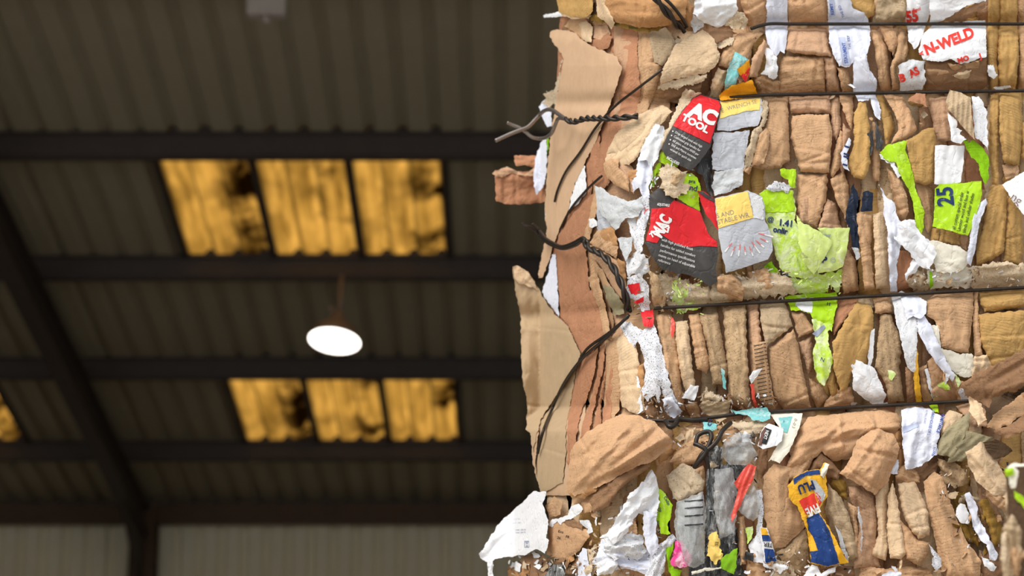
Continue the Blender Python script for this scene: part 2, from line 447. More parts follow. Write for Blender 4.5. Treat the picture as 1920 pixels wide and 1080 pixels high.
    # purlins, eave beam, rafters, columns
    for u in US[1:-1]:
        v, f = [], []
        sec = [(0.05, 0), (0.05, -0.015), (0.008, -0.015), (0.008, -0.20), (-0.07, -0.20), (-0.07, -0.22), (-0.012, -0.22), (-0.012, 0)]
        for x in (-14.5, 13.5):
            for dy, dz in sec: v.append((x, -dy, dz - 0.005 + TA * dy))
        k = len(sec)
        f += [(i, (i + 1) % k, k + (i + 1) % k, k + i) for i in range(k)]
        link('purlin', mesh_from('purlin', v, f), steel, ceiling, (0, -u, TA * u))
    mb = MB(); mb.box(-14.5, 13.5, D - 0.22, D - 0.10, HE - 0.30, HE - 0.02); mb.box(-14.5, 13.5, D - 0.30, D - 0.22, HE - 0.31, HE - 0.24)
    mb.build('eave_beam', rust, ceiling)
    for x in (-12.4, -4.92, 2.6, 10.1):
        mb = MB()
        for (x0, x1, z0, z1) in ((-0.10, 0.10, -0.25, -0.23), (-0.10, 0.10, -0.62, -0.60), (-0.02, 0.02, -0.60, -0.25)):
            u0, u1 = 0.25, 20.3
            mb.add([(x + x0, D - u0, rz(u0) + z0), (x + x1, D - u0, rz(u0) + z0), (x + x1, D - u1, rz(u1) + z0), (x + x0, D - u1, rz(u1) + z0),
                    (x + x0, D - u0, rz(u0) + z1), (x + x1, D - u0, rz(u0) + z1), (x + x1, D - u1, rz(u1) + z1), (x + x0, D - u1, rz(u1) + z1)], BOX_F)
        # haunch plate towards the column
        mb.add([(x - 0.03, D - 0.45, rz(0) - 1.15), (x + 0.03, D - 0.45, rz(0) - 1.15), (x + 0.03, D - 1.9, rz(1.9) - 0.6), (x - 0.03, D - 1.9, rz(1.9) - 0.6),
                (x - 0.03, D - 0.45, rz(0) - 0.3), (x + 0.03, D - 0.45, rz(0) - 0.3), (x + 0.03, D - 1.9, rz(1.9) - 0.3), (x - 0.03, D - 1.9, rz(1.9) - 0.3)], BOX_F)
        mb.build('rafter', steel, ceiling)
    mb = MB(); mb.box(-15, 14, D - 0.03, D + 0.03, HE - 0.06, HE + 0.12); mb.build('eave_closer', steel, ceiling)  # strip added to block light leaking through the open ribs
    # back wall: ribbed sheets
    wall = tag(empty('wall_back', (0, D, 0)), kind='structure')
    wp = rib_profile(3, W / 3, 0.07)
    v, f = [], []
    for z in (0, HE + 0.05):
        for x, h in wp: v.append((x, h, z))
    k = len(wp)
    f = [(i, i + 1, k + i + 1, k + i) for i in range(k - 1)]
    me = mesh_from('wall_sheet', v, f); me.materials.append(wallm)
    for c in range(-13, 20): link('wall_sheet', me, None, wall, (X(c) + 0.1, 0, 0))
    for x in (-12.4, -4.92, 2.6, 10.1):
        mb = MB()
        mb.box(x - 0.16, x + 0.16, D - 0.46, D - 0.43, 0, HE - 0.1); mb.box(x - 0.16, x + 0.16, D - 0.12, D - 0.09, 0, HE - 0.1); mb.box(x - 0.015, x + 0.015, D - 0.43, D - 0.12, 0, HE - 0.1)
        mb.build('column', rust, wall)
    for nme, x in (('wall_left', -14.6), ('wall_right', 13.5)):
        mb = MB(); mb.box(x, x + 0.1, D - 20.4, D + 0.05, 0, 3.9)
        mb.add([(x, D, 3.9), (x + .1, D, 3.9), (x + .1, D - 20.4, 3.9), (x, D - 20.4, 3.9), (x, D, HE), (x + .1, D, HE), (x + .1, D - 20.4, rz(20.4)), (x, D - 20.4, rz(20.4))], BOX_F)
        tag(mb.build(nme, wallm), kind='structure')
    mb = MB(); mb.box(-14.6, 13.6, D - 20.5, D - 20.4, 6.0, rz(20.4) + 0.1)  # unseen header added to cut the daylight reaching the roof
    tag(mb.build('wall_added_header', wallm), kind='structure')
    # pendant lamp below the second purlin
    u = 6.90
    base = Vector(at(627, 640, D - u - 0.12))
    lamp = tag(empty('pendant_lamp', base), 'lit round bell lamp hanging under the dark corrugated roof', 'lamp')
    shade_m, lit = plain('lamp_shade_metal', (128, 112, 106), 0.5, noise=0.2), bpy.data.materials.new('lamp_glow')
    lit.use_nodes = True
    b = lit.node_tree.nodes['Principled BSDF']; b.inputs['Base Color'].default_value = (1, 1, 1, 1)
    b.inputs['Emission Color'].default_value = (1, 0.93, 0.84, 1); b.inputs['Emission Strength'].default_value = 5.0
    tilt = Matrix.Rotation(R(-17), 4, 'X') @ Matrix.Rotation(R(5), 4, 'Y')
    def tl_(v): return [tuple(tilt @ Vector(p)) for p in v]
    v, f = lathe_geo([(0.262, 0.0), (0.268, 0.006), (0.255, 0.05), (0.21, 0.13), (0.12, 0.20), (0.075, 0.23), (0.07, 0.30), (0.055, 0.33), (0.001, 0.33)], 40)
    link('shade', mesh_from('shade', tl_(v), f, True), shade_m, lamp)
    v, f = lathe_geo([(0.258, 0.004), (0.19, -0.012), (0.10, -0.022), (0.001, -0.026)], 40)
    link('diffuser', mesh_from('diffuser', tl_(v), f, True), lit, lamp)
    top = tilt @ Vector((0, 0, 0.33))
    v, f = tube_geo([top, top + Vector((0.01, 0, 0.06)), Vector((top.x + 0.02, 0.12, rz(u) - 0.20 - base.z))], 0.022, 8)
    link('stem', mesh_from('stem', v, f, True), shade_m, lamp)
    v, f = lathe_geo([(0.001, -0.035), (0.025, -0.025), (0.035, 0), (0.025, 0.025), (0.001, 0.035)], 14)
    link('knob', mesh_from('knob', [(x - 0.03, y - 0.06, z + top.z + 0.0) for x, y, z in v], f, True), shade_m, lamp)
    # gear box hanging higher up
    Yb = 13.2
    c = Vector(at(501, 0, Yb)); zb = at(501, 31, Yb)[2]
    g = tag(empty('gear_box', (c.x, Yb, zb)), 'grey metal box with a round knob hung from the roof above the amber rooflights', 'box')
    gm = plain('grey_box_paint', (170, 162, 160), 0.5, noise=0.2, nscale=8)
    mb = MB(); mb.box(-0.14, 0.14, -0.05, 0.05, 0, 0.24); mb.box(-0.145, 0.145, -0.055, 0.055, 0.20, 0.215)
    link('housing', mesh_from('housing', mb.v, mb.f), gm, g)
    v, f = lathe_geo([(0.001, -0.058), (0.02, -0.052), (0.028, -0.032), (0.02, -0.01), (0.012, 0.0)], 16)
    link('knob', mesh_from('knob', v, f, True), gm, g, (0, -0.02, 0))
    hh = rz(D - Yb) - zb
    mb = MB(); mb.box(-0.13, -0.11, -0.02, 0.02, 0.24, hh + 0.02); mb.box(0.11, 0.13, -0.02, 0.02, 0.24, hh + 0.02)
    link('hanger', mesh_from('hanger', mb.v, mb.f), steel, g)
building()
# ================================================================= sheets pressed into the bales
def wire_y(k, x):
    if k == 0: return 45 + 0 * x + np.clip((1440 - x) / 40, 0, 3) ** 2
    if k == 1: return 178 - (x - 1430) * 0.016 + np.clip((1440 - x) / 60, 0, 3) ** 2
    if k == 2: return 578 - (x - 1230) * 0.056
    return 783 - (x - 1240) * 0.054
def S(x, y):
    "depth in mm behind the bale face plane of the bulging bale surface"
    x, y = np.asarray(x, float), np.asarray(y, float)
    k = np.clip((y - 760) / 50, 0, 1); k = k * k * (3 - 2 * k)
    xc = 1240 - 60 * k
    t = np.clip((xc - x) / (228 - 10 * k), 0, 1.0)
    u = 620 * t ** 2.2
    near = 1e9
    for i in range(4):
        dyw = np.abs(y - wire_y(i, x))
        u = u + 20 * np.exp(-(dyw / 15) ** 2)
        near = np.minimum(near, dyw)
    u = u - 16 * (1 - np.exp(-(near / 60) ** 2)) - 22 * k
    u = u + 5 * np.sin(x / 61.0 + 1.3) * np.sin(y / 83.0 + 0.4) + 3 * np.sin(x / 23.0 + y / 57.0)
    return u
Y0 = 3.6
_cnt = [0]
def pts_of(s):
    if isinstance(s, str):
        return [tuple(float(q) for q in p.split(',')) for p in s.split()]
    return [tuple(p) for p in s]
def chaikin(P):
    o = []
    for i in range(len(P)):
        a, b = P[i], P[(i + 1) % len(P)]
        o.append((a[0] * .78 + b[0] * .22, a[1] * .78 + b[1] * .22)); o.append((a[0] * .22 + b[0] * .78, a[1] * .22 + b[1] * .78))
    return o
def outline(P, step, rough, rnd, rs):
    for _ in range(rnd): P = chaikin(P)
    P = np.array(P, float)
    out = []
    n = len(P)
    for i in range(n):
        a, b = P[i], P[(i + 1) % n]
        L = np.hypot(*(b - a))
        m = max(1, int(round(L / step)))
        nx = np.array([-(b - a)[1], (b - a)[0]]) / max(L, 1e-6)
        amp_, fq_, ph_ = rs.uniform(.3, 1.1), rs.uniform(.12, .4), rs.uniform(0, 6)
        for j in range(m):
            p = a + (b - a) * j / m
            if rough: p = p + nx * (rs.uniform(-rough, rough) * .6 + rough * amp_ * math.sin(L * fq_ * j / m + ph_)) + rs.uniform(-rough, rough, 2) * 0.3
            out.append(p)
    return np.array(out)
def inside(P, x, y):
    r = np.zeros(len(x), bool)
    n = len(P)
    for i in range(n):
        x0, y0 = P[i]; x1, y1 = P[(i + 1) % n]
        c = ((y0 > y) != (y1 > y))
        r ^= c & (x < (x1 - x0) * (y - y0) / ((y1 - y0) if y1 != y0 else 1e-9) + x0)
    return r
def edge_dist(P, x, y):
    d = np.full(len(x), 1e9)
    n = len(P)
    for i in range(n):
        a, b = P[i], P[(i + 1) % n]
        v = b - a; L2 = max(v @ v, 1e-9)
        t = np.clip(((x - a[0]) * v[0] + (y - a[1]) * v[1]) / L2, 0, 1)
        d = np.minimum(d, np.hypot(x - a[0] - t * v[0], y - a[1] - t * v[1]))
    return d
def triangulate(P, step, rs):
    "constrained triangulation of outline P with loose points inside"
    x0, y0 = P.min(0); x1, y1 = P.max(0)
    gx, gy = np.meshgrid(np.arange(x0, x1, step), np.arange(y0, y1, step * 0.87))
    gx = gx + (np.arange(gx.shape[0])[:, None] % 2) * step * 0.5
    gx = (gx + rs.uniform(-.22, .22, gx.shape) * step).ravel(); gy = (gy + rs.uniform(-.22, .22, gy.shape) * step).ravel()
    if len(gx):
        ok = inside(P, gx, gy)
        gx, gy = gx[ok], gy[ok]
    if len(gx):
        ok = edge_dist(P, gx, gy) > step * 0.45
        gx, gy = gx[ok], gy[ok]
    n = len(P)
    V = [Vector(p) for p in P] + [Vector((a, b)) for a, b in zip(gx, gy)]
    r = delaunay_2d_cdt(V, [(i, (i + 1) % n) for i in range(n)], [], 1, 1e-4)
    xy = np.array([tuple(v) for v in r[0]])
    return xy, [tuple(f) for f in r[2]]
def crumple(x, y, rs, n, amp, long_dir=None):
    "sum of sharp random folds, as in crushed paper"
    z = np.zeros(len(x))
    if n == 0 or amp == 0: return z
    cx, cy = x.mean(), y.mean(); sx = max(np.ptp(x), np.ptp(y), 1) / 2
    for i in range(n):
        a = rs.uniform(0, math.pi) if long_dir is None or rs.uniform() < .35 else long_dir + rs.normal(0, .25)
        nx, ny = -math.sin(a), math.cos(a)
        px, py = cx + rs.uniform(-1, 1) * np.ptp(x) / 2, cy + rs.uniform(-1, 1) * np.ptp(y) / 2
        s = (x - px) * nx + (y - py) * ny
        w = rs.uniform(.18, .6) * sx + 5
        sg = rs.choice([-1, 1])
        z += sg * np.maximum(0, 1 - np.abs(s) / w) * rs.uniform(.4, 1)
    return z / math.sqrt(n) * amp * 1.5
def facets(x, y, rs, amp, sp, la, an):
    "flat facets with sharp creases, drawn out along the direction la"
    ca, sa = math.cos(la), math.sin(la)
    X = (x * ca + y * sa) / an; Y = -x * sa + y * ca
    gx, gy = np.meshgrid(np.arange(X.min() - 2 * sp, X.max() + 2 * sp, sp), np.arange(Y.min() - 2 * sp, Y.max() + 2 * sp, sp))
    q = np.stack([gx.ravel(), gy.ravel()], 1) + rs.uniform(-.48, .48, (gx.size, 2)) * sp
    r = delaunay_2d_cdt([Vector(p) for p in q], [], [], 0, 1e-4)
    h = rs.normal(0, 1, len(r[0])) * amp
    t = BVHTree.FromPolygons([Vector((v[0], v[1], h[i])) for i, v in enumerate(r[0])], [tuple(f) for f in r[2]])
    up = Vector((0, 0, 1)); o = np.zeros(len(X))
    for i in range(len(X)):
        g = t.ray_cast(Vector((X[i], Y[i], -999)), up)[0]
        if g is not None: o[i] = g[2]
    return o
class Sheet: pass
def sheet(name, mat, d, pts, parent=None, pil=6.0, pw=7.0, cr=2.5, nf=None, thick=1.6, rough=1.0, rnd=0, step=2.7, tilt=(0, 0), fc=None, lean=0.0, fsp=(9, 20), folds=(), flat=False, shrink=0.0, kink=None, wr=1.5, curl=0.0, absd=None, seed=None, flute=None, tube=0.0):
    """one sheet: outline in photograph pixels laid on the bale face, d mm in front of it.
    pil: edges fall back by this; cr: crumple; wr: wrinkles along the long side; kink: number of cross creases"""
    _cnt[0] += 1
    rs = np.random.RandomState(_cnt[0] * 7 + 11 if seed is None else seed)
    P0 = pts_of(pts)
    P = outline(P0, step, rough, rnd, rs)
    if shrink:
        t_ = np.roll(P, -1, 0) - np.roll(P, 1, 0); t_ /= np.maximum(np.hypot(t_[:, 0], t_[:, 1]), 1e-6)[:, None]
        sg_ = np.sign(np.sum(P[:, 0] * np.roll(P[:, 1], -1) - np.roll(P[:, 0], -1) * P[:, 1]))
        P = P + np.stack([-t_[:, 1], t_[:, 0]], 1) * sg_ * shrink
    xy, F = triangulate(P, step, rs)
    x, y = xy[:, 0], xy[:, 1]
    ed = edge_dist(P, x, y)
    cx, cy = P.mean(0)
    q = np.cov((P - P.mean(0)).T)
    ev, evec = np.linalg.eigh(q)
    ax = evec[:, 1]; la = math.atan2(ax[1], ax[0])
    across = (x - cx) * -ax[1] + (y - cy) * ax[0]
    along = (x - cx) * ax[0] + (y - cy) * ax[1]
    wid = max(np.ptp(across), 1); lng = max(np.ptp(along), 1)
    u = (S(x, y) if absd is None else np.full(len(x), float(absd))) - d
    u = u - pil * (1 - np.exp(-(ed / pw) ** 1.3))
    if nf is None: nf = 5 + int(len(x) / 120)
    u = u + crumple(x, y, rs, min(nf, 16), cr * .8, la)
    if fc is None: fc = cr * .52
    if fc > .15:
        an = 2.6 if lng > 1.6 * wid else 1.5
        u = u + facets(x, y, rs, fc, min(max(wid * .25, fsp[0]), fsp[1]), la, an)
        if len(x) > 60: u = u + facets(x, y, rs, fc * .5, 6.0, la, an)
    for (fx0, fy0, fx1, fy1, fa, fw) in folds:
        fl_ = math.hypot(fx1 - fx0, fy1 - fy0); tx, ty = (fx1 - fx0) / fl_, (fy1 - fy0) / fl_
        tt = ((x - fx0) * tx + (y - fy0) * ty) / fl_; ss = (x - fx0) * -ty + (y - fy0) * tx
        u = u - fa * np.maximum(0, 1 - np.abs(ss) / fw) * np.clip(np.minimum(tt + .15, 1.15 - tt) * 4, 0, 1)
    if lean: u = u + rs.uniform(-lean, lean) * across / (wid * .5)
    if wr:
        fr = rs.uniform(1.2, 2.6) * math.pi * 2 / max(wid, 14) 
        ph = rs.uniform(0, 6, 3)
        wob = 4 * np.sin(along / (lng * .3) + ph[2])
        u = u + wr * (np.abs(np.sin((across + wob) * fr / 2 + ph[0])) - .6) + wr * .5 * np.sin((across + wob) * fr * 1.7 + ph[1])
    nk = kink if kink is not None else rs.randint(0, 3)
    for _ in range(nk):
        p = rs.uniform(-.45, .45) * lng; sl = rs.normal(0, .15)
        s = along - p - sl * across
        u = u + rs.uniform(1.5, 4) * np.exp(-(s / 2.6) ** 2) - 1.5 * np.exp(-((s - 7) / 6) ** 2)
    if flute:
        u = u + flute[1] * np.sin(((x - cx) * math.cos(R(flute[2])) + (y - cy) * math.sin(R(flute[2]))) * 2 * math.pi / flute[0])
    if tube: u = u - tube * np.sqrt(np.maximum(0, 1 - (across / (wid * .5)) ** 2))
    if curl: u = u - curl * np.exp(-(ed / 9) ** 2)
    u = u + tilt[0] * (x - cx) + tilt[1] * (y - cy)
    fv = at(x, y, Y0 + u / 1000.0)
    bv = at(x, y, Y0 + (u + thick) / 1000.0)
    # outward faces look towards the camera (-Y)
    faces = []
    a, b, c = (fv[F[0][i]] for i in range(3))
    flip = np.cross(b - a, c - a)[1] > 0
    for f in F: faces.append(f[::-1] if flip else f)
    N = len(x)
    back = [tuple(i + N for i in f[::-1]) for f in faces]
    cnt = {}
    for f in faces:
        for i in range(len(f)):
            e = (f[i], f[(i + 1) % len(f)]); cnt[e] = 1
    rim = [e for e in cnt if (e[1], e[0]) not in cnt]
    ids = {}
    rv = []
    for e in rim:
        for i in e:
            if i not in ids:
                ids[i] = 2 * N + len(rv); rv.append(fv[i]); rv.append(bv[i])
    walls = [(ids[e[1]], ids[e[0]], ids[e[0]] + 1, ids[e[1]] + 1) for e in rim]
    V = np.concatenate([fv, bv, np.array(rv)]) if rv else np.concatenate([fv, bv])
    m = MATS[mat] if isinstance(mat, str) else mat
    o = centred(name, V, faces + back + walls, m, parent, not flat)
    sh = Sheet(); sh.o = o; sh.mat = m; sh.P0 = P0
    sh.bvh = BVHTree.FromPolygons([Vector((x[i], y[i], u[i])) for i in range(N)], F)
    sh.fallback = lambda a, b: sh.bvh.find_nearest(Vector((a, b, float(u.mean()))))[0][2]
    return sh
def depth_on(sh, x, y):
    o = []
    for a, b in zip(x, y):
        h = sh.bvh.ray_cast(Vector((a, b, -5000)), Vector((0, 0, 1)))
        o.append(h[0][2] if h[0] is not None else sh.fallback(a, b))
    return np.array(o)
def patch(sh, mat, pts, name='print', lift=1.1, rough=0.4, rnd=0, step=3.0, label=None):
    "flat print: an area of ink that follows the sheet"
    _cnt[0] += 1
    rs = np.random.RandomState(_cnt[0])
    P = outline(pts_of(pts), step, rough, rnd, rs)
    xy, F = triangulate(P, step, rs)
    u = depth_on(sh, xy[:, 0], xy[:, 1]) - lift
    v = at(xy[:, 0], xy[:, 1], Y0 + u / 1000.0)
    a, b, c = (v[F[0][i]] for i in range(3))
    if np.cross(b - a, c - a)[1] > 0: F = [f[::-1] for f in F]
    o = centred(name, v, F, MATS[mat], sh.o, True)
    if label: o['label'] = label
    return o
def text(sh, s, x0, y0, size, ang, mat, bold=0.0, squeeze=1.0, lift=1.5, align='LEFT', name='lettering', shear=0.0):
    "size: cap height in photograph pixels; ang: clockwise degrees; (x0, y0): start of the baseline"
    cu = bpy.data.curves.new('t', 'FONT'); cu.body = s; cu.offset = bold; cu.resolution_u = 3; cu.align_x = align; cu.shear = shear
    to = bpy.data.objects.new('t', cu); COL.objects.link(to)
    dg = bpy.context.evaluated_depsgraph_get()
    me = bpy.data.meshes.new_from_object(to.evaluated_get(dg))
    bpy.data.objects.remove(to); bpy.data.curves.remove(cu)
    bm = bmesh.new(); bm.from_mesh(me)
    bmesh.ops.triangulate(bm, faces=bm.faces)
    if size > 7:
        es = [e for e in bm.edges if e.calc_length() > 0.35]
        bmesh.ops.subdivide_edges(bm, edges=es, cuts=2); bmesh.ops.triangulate(bm, faces=bm.faces)
    V = np.array([tuple(v.co) for v in bm.verts]); bm.verts.index_update()
    F = [tuple(v.index for v in f.verts) for f in bm.faces]
    bm.free(); bpy.data.meshes.remove(me)
    k = size / 0.73
    ca, sa = math.cos(R(ang)), math.sin(R(ang))
    X = V[:, 0] * squeeze
    px = x0 + k * (X * ca + V[:, 1] * sa); py = y0 + k * (X * sa - V[:, 1] * ca)
    u = depth_on(sh, px, py) - lift
    v = at(px, py, Y0 + u / 1000.0)
    a, b, c = (v[F[0][i]] for i in range(3))
    if np.cross(b - a, c - a)[1] > 0: F = [f[::-1] for f in F]
    return centred(name, v, F, MATS[mat], sh.o)
# ---------------------------------------------------------------- bales
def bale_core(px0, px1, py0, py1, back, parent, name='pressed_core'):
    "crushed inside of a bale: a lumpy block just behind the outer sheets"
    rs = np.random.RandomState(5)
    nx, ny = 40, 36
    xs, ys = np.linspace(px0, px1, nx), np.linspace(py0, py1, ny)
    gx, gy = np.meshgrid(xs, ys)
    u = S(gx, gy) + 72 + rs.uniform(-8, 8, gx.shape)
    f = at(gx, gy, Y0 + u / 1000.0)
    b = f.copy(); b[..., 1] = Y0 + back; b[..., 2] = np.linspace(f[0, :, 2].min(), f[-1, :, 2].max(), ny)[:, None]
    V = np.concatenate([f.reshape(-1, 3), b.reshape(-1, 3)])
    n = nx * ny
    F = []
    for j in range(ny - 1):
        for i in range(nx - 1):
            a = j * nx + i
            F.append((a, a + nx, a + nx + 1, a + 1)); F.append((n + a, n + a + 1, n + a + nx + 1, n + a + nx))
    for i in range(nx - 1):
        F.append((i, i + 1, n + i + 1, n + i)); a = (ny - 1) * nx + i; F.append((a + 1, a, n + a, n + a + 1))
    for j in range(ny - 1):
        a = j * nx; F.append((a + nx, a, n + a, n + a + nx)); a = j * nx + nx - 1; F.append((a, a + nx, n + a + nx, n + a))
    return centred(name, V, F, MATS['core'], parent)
def wire_pts(pts, d, n=8):
    p = smooth_line([(a[0], a[1]) for a in pts], n)
    dd = smooth_line([(a[2] if len(a) > 2 else d, 0) for a in pts], n)[:, 0]
    return p, dd
def wire(pts, d=27, r=0.0035, parent=None, name='baling_wire', mat='wire', label=None, absd=None):
    p, dd = wire_pts(pts, d)
    u = (S(p[:, 0], p[:, 1]) if absd is None else absd) - dd
    v, f = tube_geo(at(p[:, 0], p[:, 1], Y0 + u / 1000.0), r, 8)
    o = centred(name, v, f, MATS[mat], parent, True)
    if label: o['label'] = label
    return o
def twisted(pts, d, pitch=0.03, r=0.0036, parent=None, name='wire_twist', absd=None, label=None, n=14, gap=0.0036):
    p, dd = wire_pts(pts, d, n)
    u = (S(p[:, 0], p[:, 1]) if absd is None else absd) - dd
    c = at(p[:, 0], p[:, 1], Y0 + u / 1000.0)
    L = np.concatenate([[0], np.cumsum(np.linalg.norm(np.diff(c, axis=0), axis=1))])
    V, Fs = [], []
    for s in (0, math.pi):
        q = []
        for i in range(len(c)):
            t = Vector(c[min(i + 1, len(c) - 1)] - c[max(i - 1, 0)]).normalized()
            a = t.cross(Vector((0, 1, 0.01))).normalized(); b = t.cross(a)
            ph = L[i] / pitch * math.pi + s
            q.append(Vector(c[i]) + (a * math.cos(ph) + b * math.sin(ph)) * gap)
        v, f = tube_geo(q, r, 8)
        Fs += [tuple(i + len(V) for i in g) for g in f]; V += v
    o = centred(name, V, Fs, MATS['wire'], parent, True)
    if label: o['label'] = label
    return o
_b = at(1500, 780, Y0)
BALE = tag(empty('cardboard_bale', (float(_b[0]), Y0 + 0.45, float(_b[2]))), 'upper bale of crushed brown cardboard bound with dark steel wires', 'bale', 'bales of waste cardboard')
LOW = tag(empty('cardboard_bale', (float(_b[0]), Y0 + 0.45, 0.0)), 'lower bale of crumpled cardboard, plastic and paper under the wire bound one', 'bale', 'bales of waste cardboard')
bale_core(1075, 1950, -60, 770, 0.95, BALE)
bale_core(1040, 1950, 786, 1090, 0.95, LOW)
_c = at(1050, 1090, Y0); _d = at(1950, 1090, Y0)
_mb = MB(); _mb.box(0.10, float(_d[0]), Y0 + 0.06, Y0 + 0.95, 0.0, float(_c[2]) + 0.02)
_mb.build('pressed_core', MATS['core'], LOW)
rs_d = np.random.RandomState(8)
def B(mat, d, pts, name='cardboard_sheet', low=False, label=None, **kw):
    if kw.get('pil', 6) <= 12:
        kw['pil'] = kw.get('pil', 6) * 1.1; kw.setdefault('shrink', 1.0); kw.setdefault('pw', 3.2); kw.setdefault('lean', 8.0)
        if d < 10: d += rs_d.uniform(-5, 3)
        if kw.get('thick', 0) >= 3: kw['lean'] = 0.0
    s = sheet(name, mat, d, pts, LOW if low else BALE, **kw)
    if label: s.o['label'] = label
    return s
def T(name, label, cat, mat, d, pts, group=None, **kw):
    kw.setdefault('pil', 2.0); kw.setdefault('cr', 2.0); kw.setdefault('thick', 0.8); kw.setdefault('wr', 0.6); kw.setdefault('kink', 0); kw.setdefault('fsp', (7, 13))
    s = sheet(name, mat, d, pts, None, **kw)
    tag(s.o, label, cat, group)
    return s
# ================================================================= filler layer of folded board behind the outer pieces
rs_ = np.random.RandomState(3)
def strips(x0, x1, y0, y1, low, d, st=7.0):
    x = x0
    while x < x1:
        wd = rs_.uniform(22, 46)
        a, b, c, e = (rs_.uniform(-7, 7) for _ in range(4))
        top, bot = y0 + rs_.uniform(-14, 8), y1 + rs_.uniform(-6, 14)
        mid = rs_.uniform(.3, .7) * (y1 - y0) + y0
        P = [(x + a, top), (x + wd + a, top + rs_.uniform(-6, 6)), (x + wd + b + 3, mid), (x + wd + c, bot), (x + c - 3, bot + rs_.uniform(-6, 6)), (x + b - 3, mid)]
        B(rs_.choice(['tan', 'pink', 'light', 'ochre', 'dark', 'greytan', 'red', 'dirty']), d + rs_.uniform(-4, 4), P, low=low, pil=10, cr=4, rough=1.5, step=st)
        x += wd - 3
strips(1190, 1925, -12, 60, False, -36); strips(1185, 1925, 40, 190, False, -36); strips(1160, 1925, 165, 380, False, -36)
strips(1150, 1925, 360, 580, False, -36); strips(1150, 1925, 545, 790, False, -36)
strips(1080, 1925, 770, 940, True, -34); strips(1030, 1925, 920, 1092, True, -34)
strips(1050, 1925, 1075, 1500, True, -30, 14.0); strips(1050, 1925, 1480, 1915, True, -30, 14.0)
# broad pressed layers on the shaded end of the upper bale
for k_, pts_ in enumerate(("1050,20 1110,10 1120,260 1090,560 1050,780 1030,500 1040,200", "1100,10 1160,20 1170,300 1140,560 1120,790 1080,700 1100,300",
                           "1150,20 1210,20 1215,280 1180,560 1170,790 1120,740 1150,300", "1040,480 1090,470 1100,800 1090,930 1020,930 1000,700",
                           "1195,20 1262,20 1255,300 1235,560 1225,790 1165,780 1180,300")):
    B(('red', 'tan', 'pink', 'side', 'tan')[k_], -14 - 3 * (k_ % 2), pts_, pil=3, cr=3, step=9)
# ================================================================= upper bale: brown boards, top row
B('orange', 30, "1112,-14 1290,-14 1286,34 1263,44 1246,51 1200,53 1150,41 1124,34", pil=12, pw=12, cr=5, tilt=(0, -.35), label='brown box flap overhanging the bale end')
B('light', 36, "1116,-14 1130,-14 1142,18 1154,42 1147,56 1132,40 1119,32", pil=3, cr=4)
B('core', 24, "1098,6 1118,4 1122,40 1104,42", pil=2, cr=3)  # dark sheet stands in for the shade inside the crack
b_ = B('ochre', 44, "1040,-14 1114,-14 1112,20 1101,34 1070,33 1047,23", pil=4, cr=3, tilt=(0, -.2))
B('light', 38, "1047,20 1062,14 1090,22 1112,28 1104,36 1070,36 1052,30", pil=2, cr=3)
ov_ = B('olivebrown', 26, "1104,20 1135,36 1190,44 1235,46 1242,50 1236,58 1205,62 1165,52 1130,44 1106,40", pil=2, cr=2, label='brown flap underside with green print')
for i_, (s_, x_, y_, a_) in enumerate((("noi", 1150, 46, 8), ("suoio", 1178, 53, 4), ("n", 1128, 40, 18))):
    text(ov_, s_, x_, y_, 6, a_, 'ink_green', 0.01)
B('tan', -6, "1056,50 1070,32 1096,34 1116,50 1112,72 1100,82 1090,73 1073,58", pil=5, cr=4)
B('dark', -10, "1052,50 1068,34 1072,40 1064,62 1054,56", pil=3, cr=3)
B('light', 4, "1084,42 1099,38 1113,50 1110,80 1098,80 1090,70", pil=6, cr=4, tube=5)
B('pink', -2, "1112,48 1140,46 1146,66 1128,76 1112,72", pil=4, cr=4)
B('red', 0, "1112,74 1140,60 1150,70 1140,92 1122,96 1110,84", pil=5, cr=5)
B('red', -6, "1145,48 1197,52 1196,110 1203,180 1192,218 1160,252 1140,302 1128,330 1100,306 1120,262 1152,178 1172,112 1142,95", pil=2, cr=2, wr=2)
B('tan', -2, "1200,58 1228,58 1242,120 1236,152 1214,212 1194,218 1207,170", pil=4, cr=3)
B('greytan', 4, "1214,60 1250,50 1268,80 1262,102 1242,124 1227,118 1220,90", pil=3, cr=3)
B('torn', -12, "1036,176 1054,110 1052,150 1046,200 1024,196 1018,186", pil=1, rough=3)
B('torn', -10, "1024,168 1040,172 1034,206 1018,196", pil=1, rough=3)
B('side', 10, "1030,58 1042,54 1075,57 1098,80 1172,112 1152,178 1120,262 1096,308 1076,352 1064,404 1042,448 1020,522 1006,522 1017,468 1025,435 1020,400 1023,340 1030,262 1040,200 1050,140 1057,106 1037,82 1029,68",
  pil=1, cr=2.5, nf=5, wr=0.4, rnd=1, thick=4, label='broad flat tan board on the bale end')
B('red', 0, "1130,262 1165,210 1166,240 1156,300 1142,345 1125,362 1115,350 1097,309", pil=4, cr=3, wr=2)
B('pink', 4, "1166,212 1196,212 1186,260 1160,300 1140,350 1146,290", pil=5, cr=3)
B('red', 6, "1112,252 1126,250 1124,330 1110,338 1104,300", pil=4, cr=2)
# light boards by the twisted wire
B('light', 12, "1196,214 1240,196 1255,206 1225,240 1190,266 1168,290 1136,288 1152,252", pil=3, cr=3)
B('light', 16, "1136,288 1160,280 1200,250 1226,206 1244,196 1262,208 1235,240 1216,262 1196,296 1180,310 1150,312 1134,306", pil=4, cr=4)
B('tan', 18, "1130,306 1146,296 1160,300 1162,316 1180,330 1180,360 1160,352 1136,334", pil=6, cr=4, tube=5)
B('pink', 14, "1150,312 1180,300 1194,330 1190,364 1170,350", pil=4, cr=4)
B('orange', 12, "1178,318 1200,316 1214,320 1200,345 1186,350 1176,338", pil=3, cr=5)
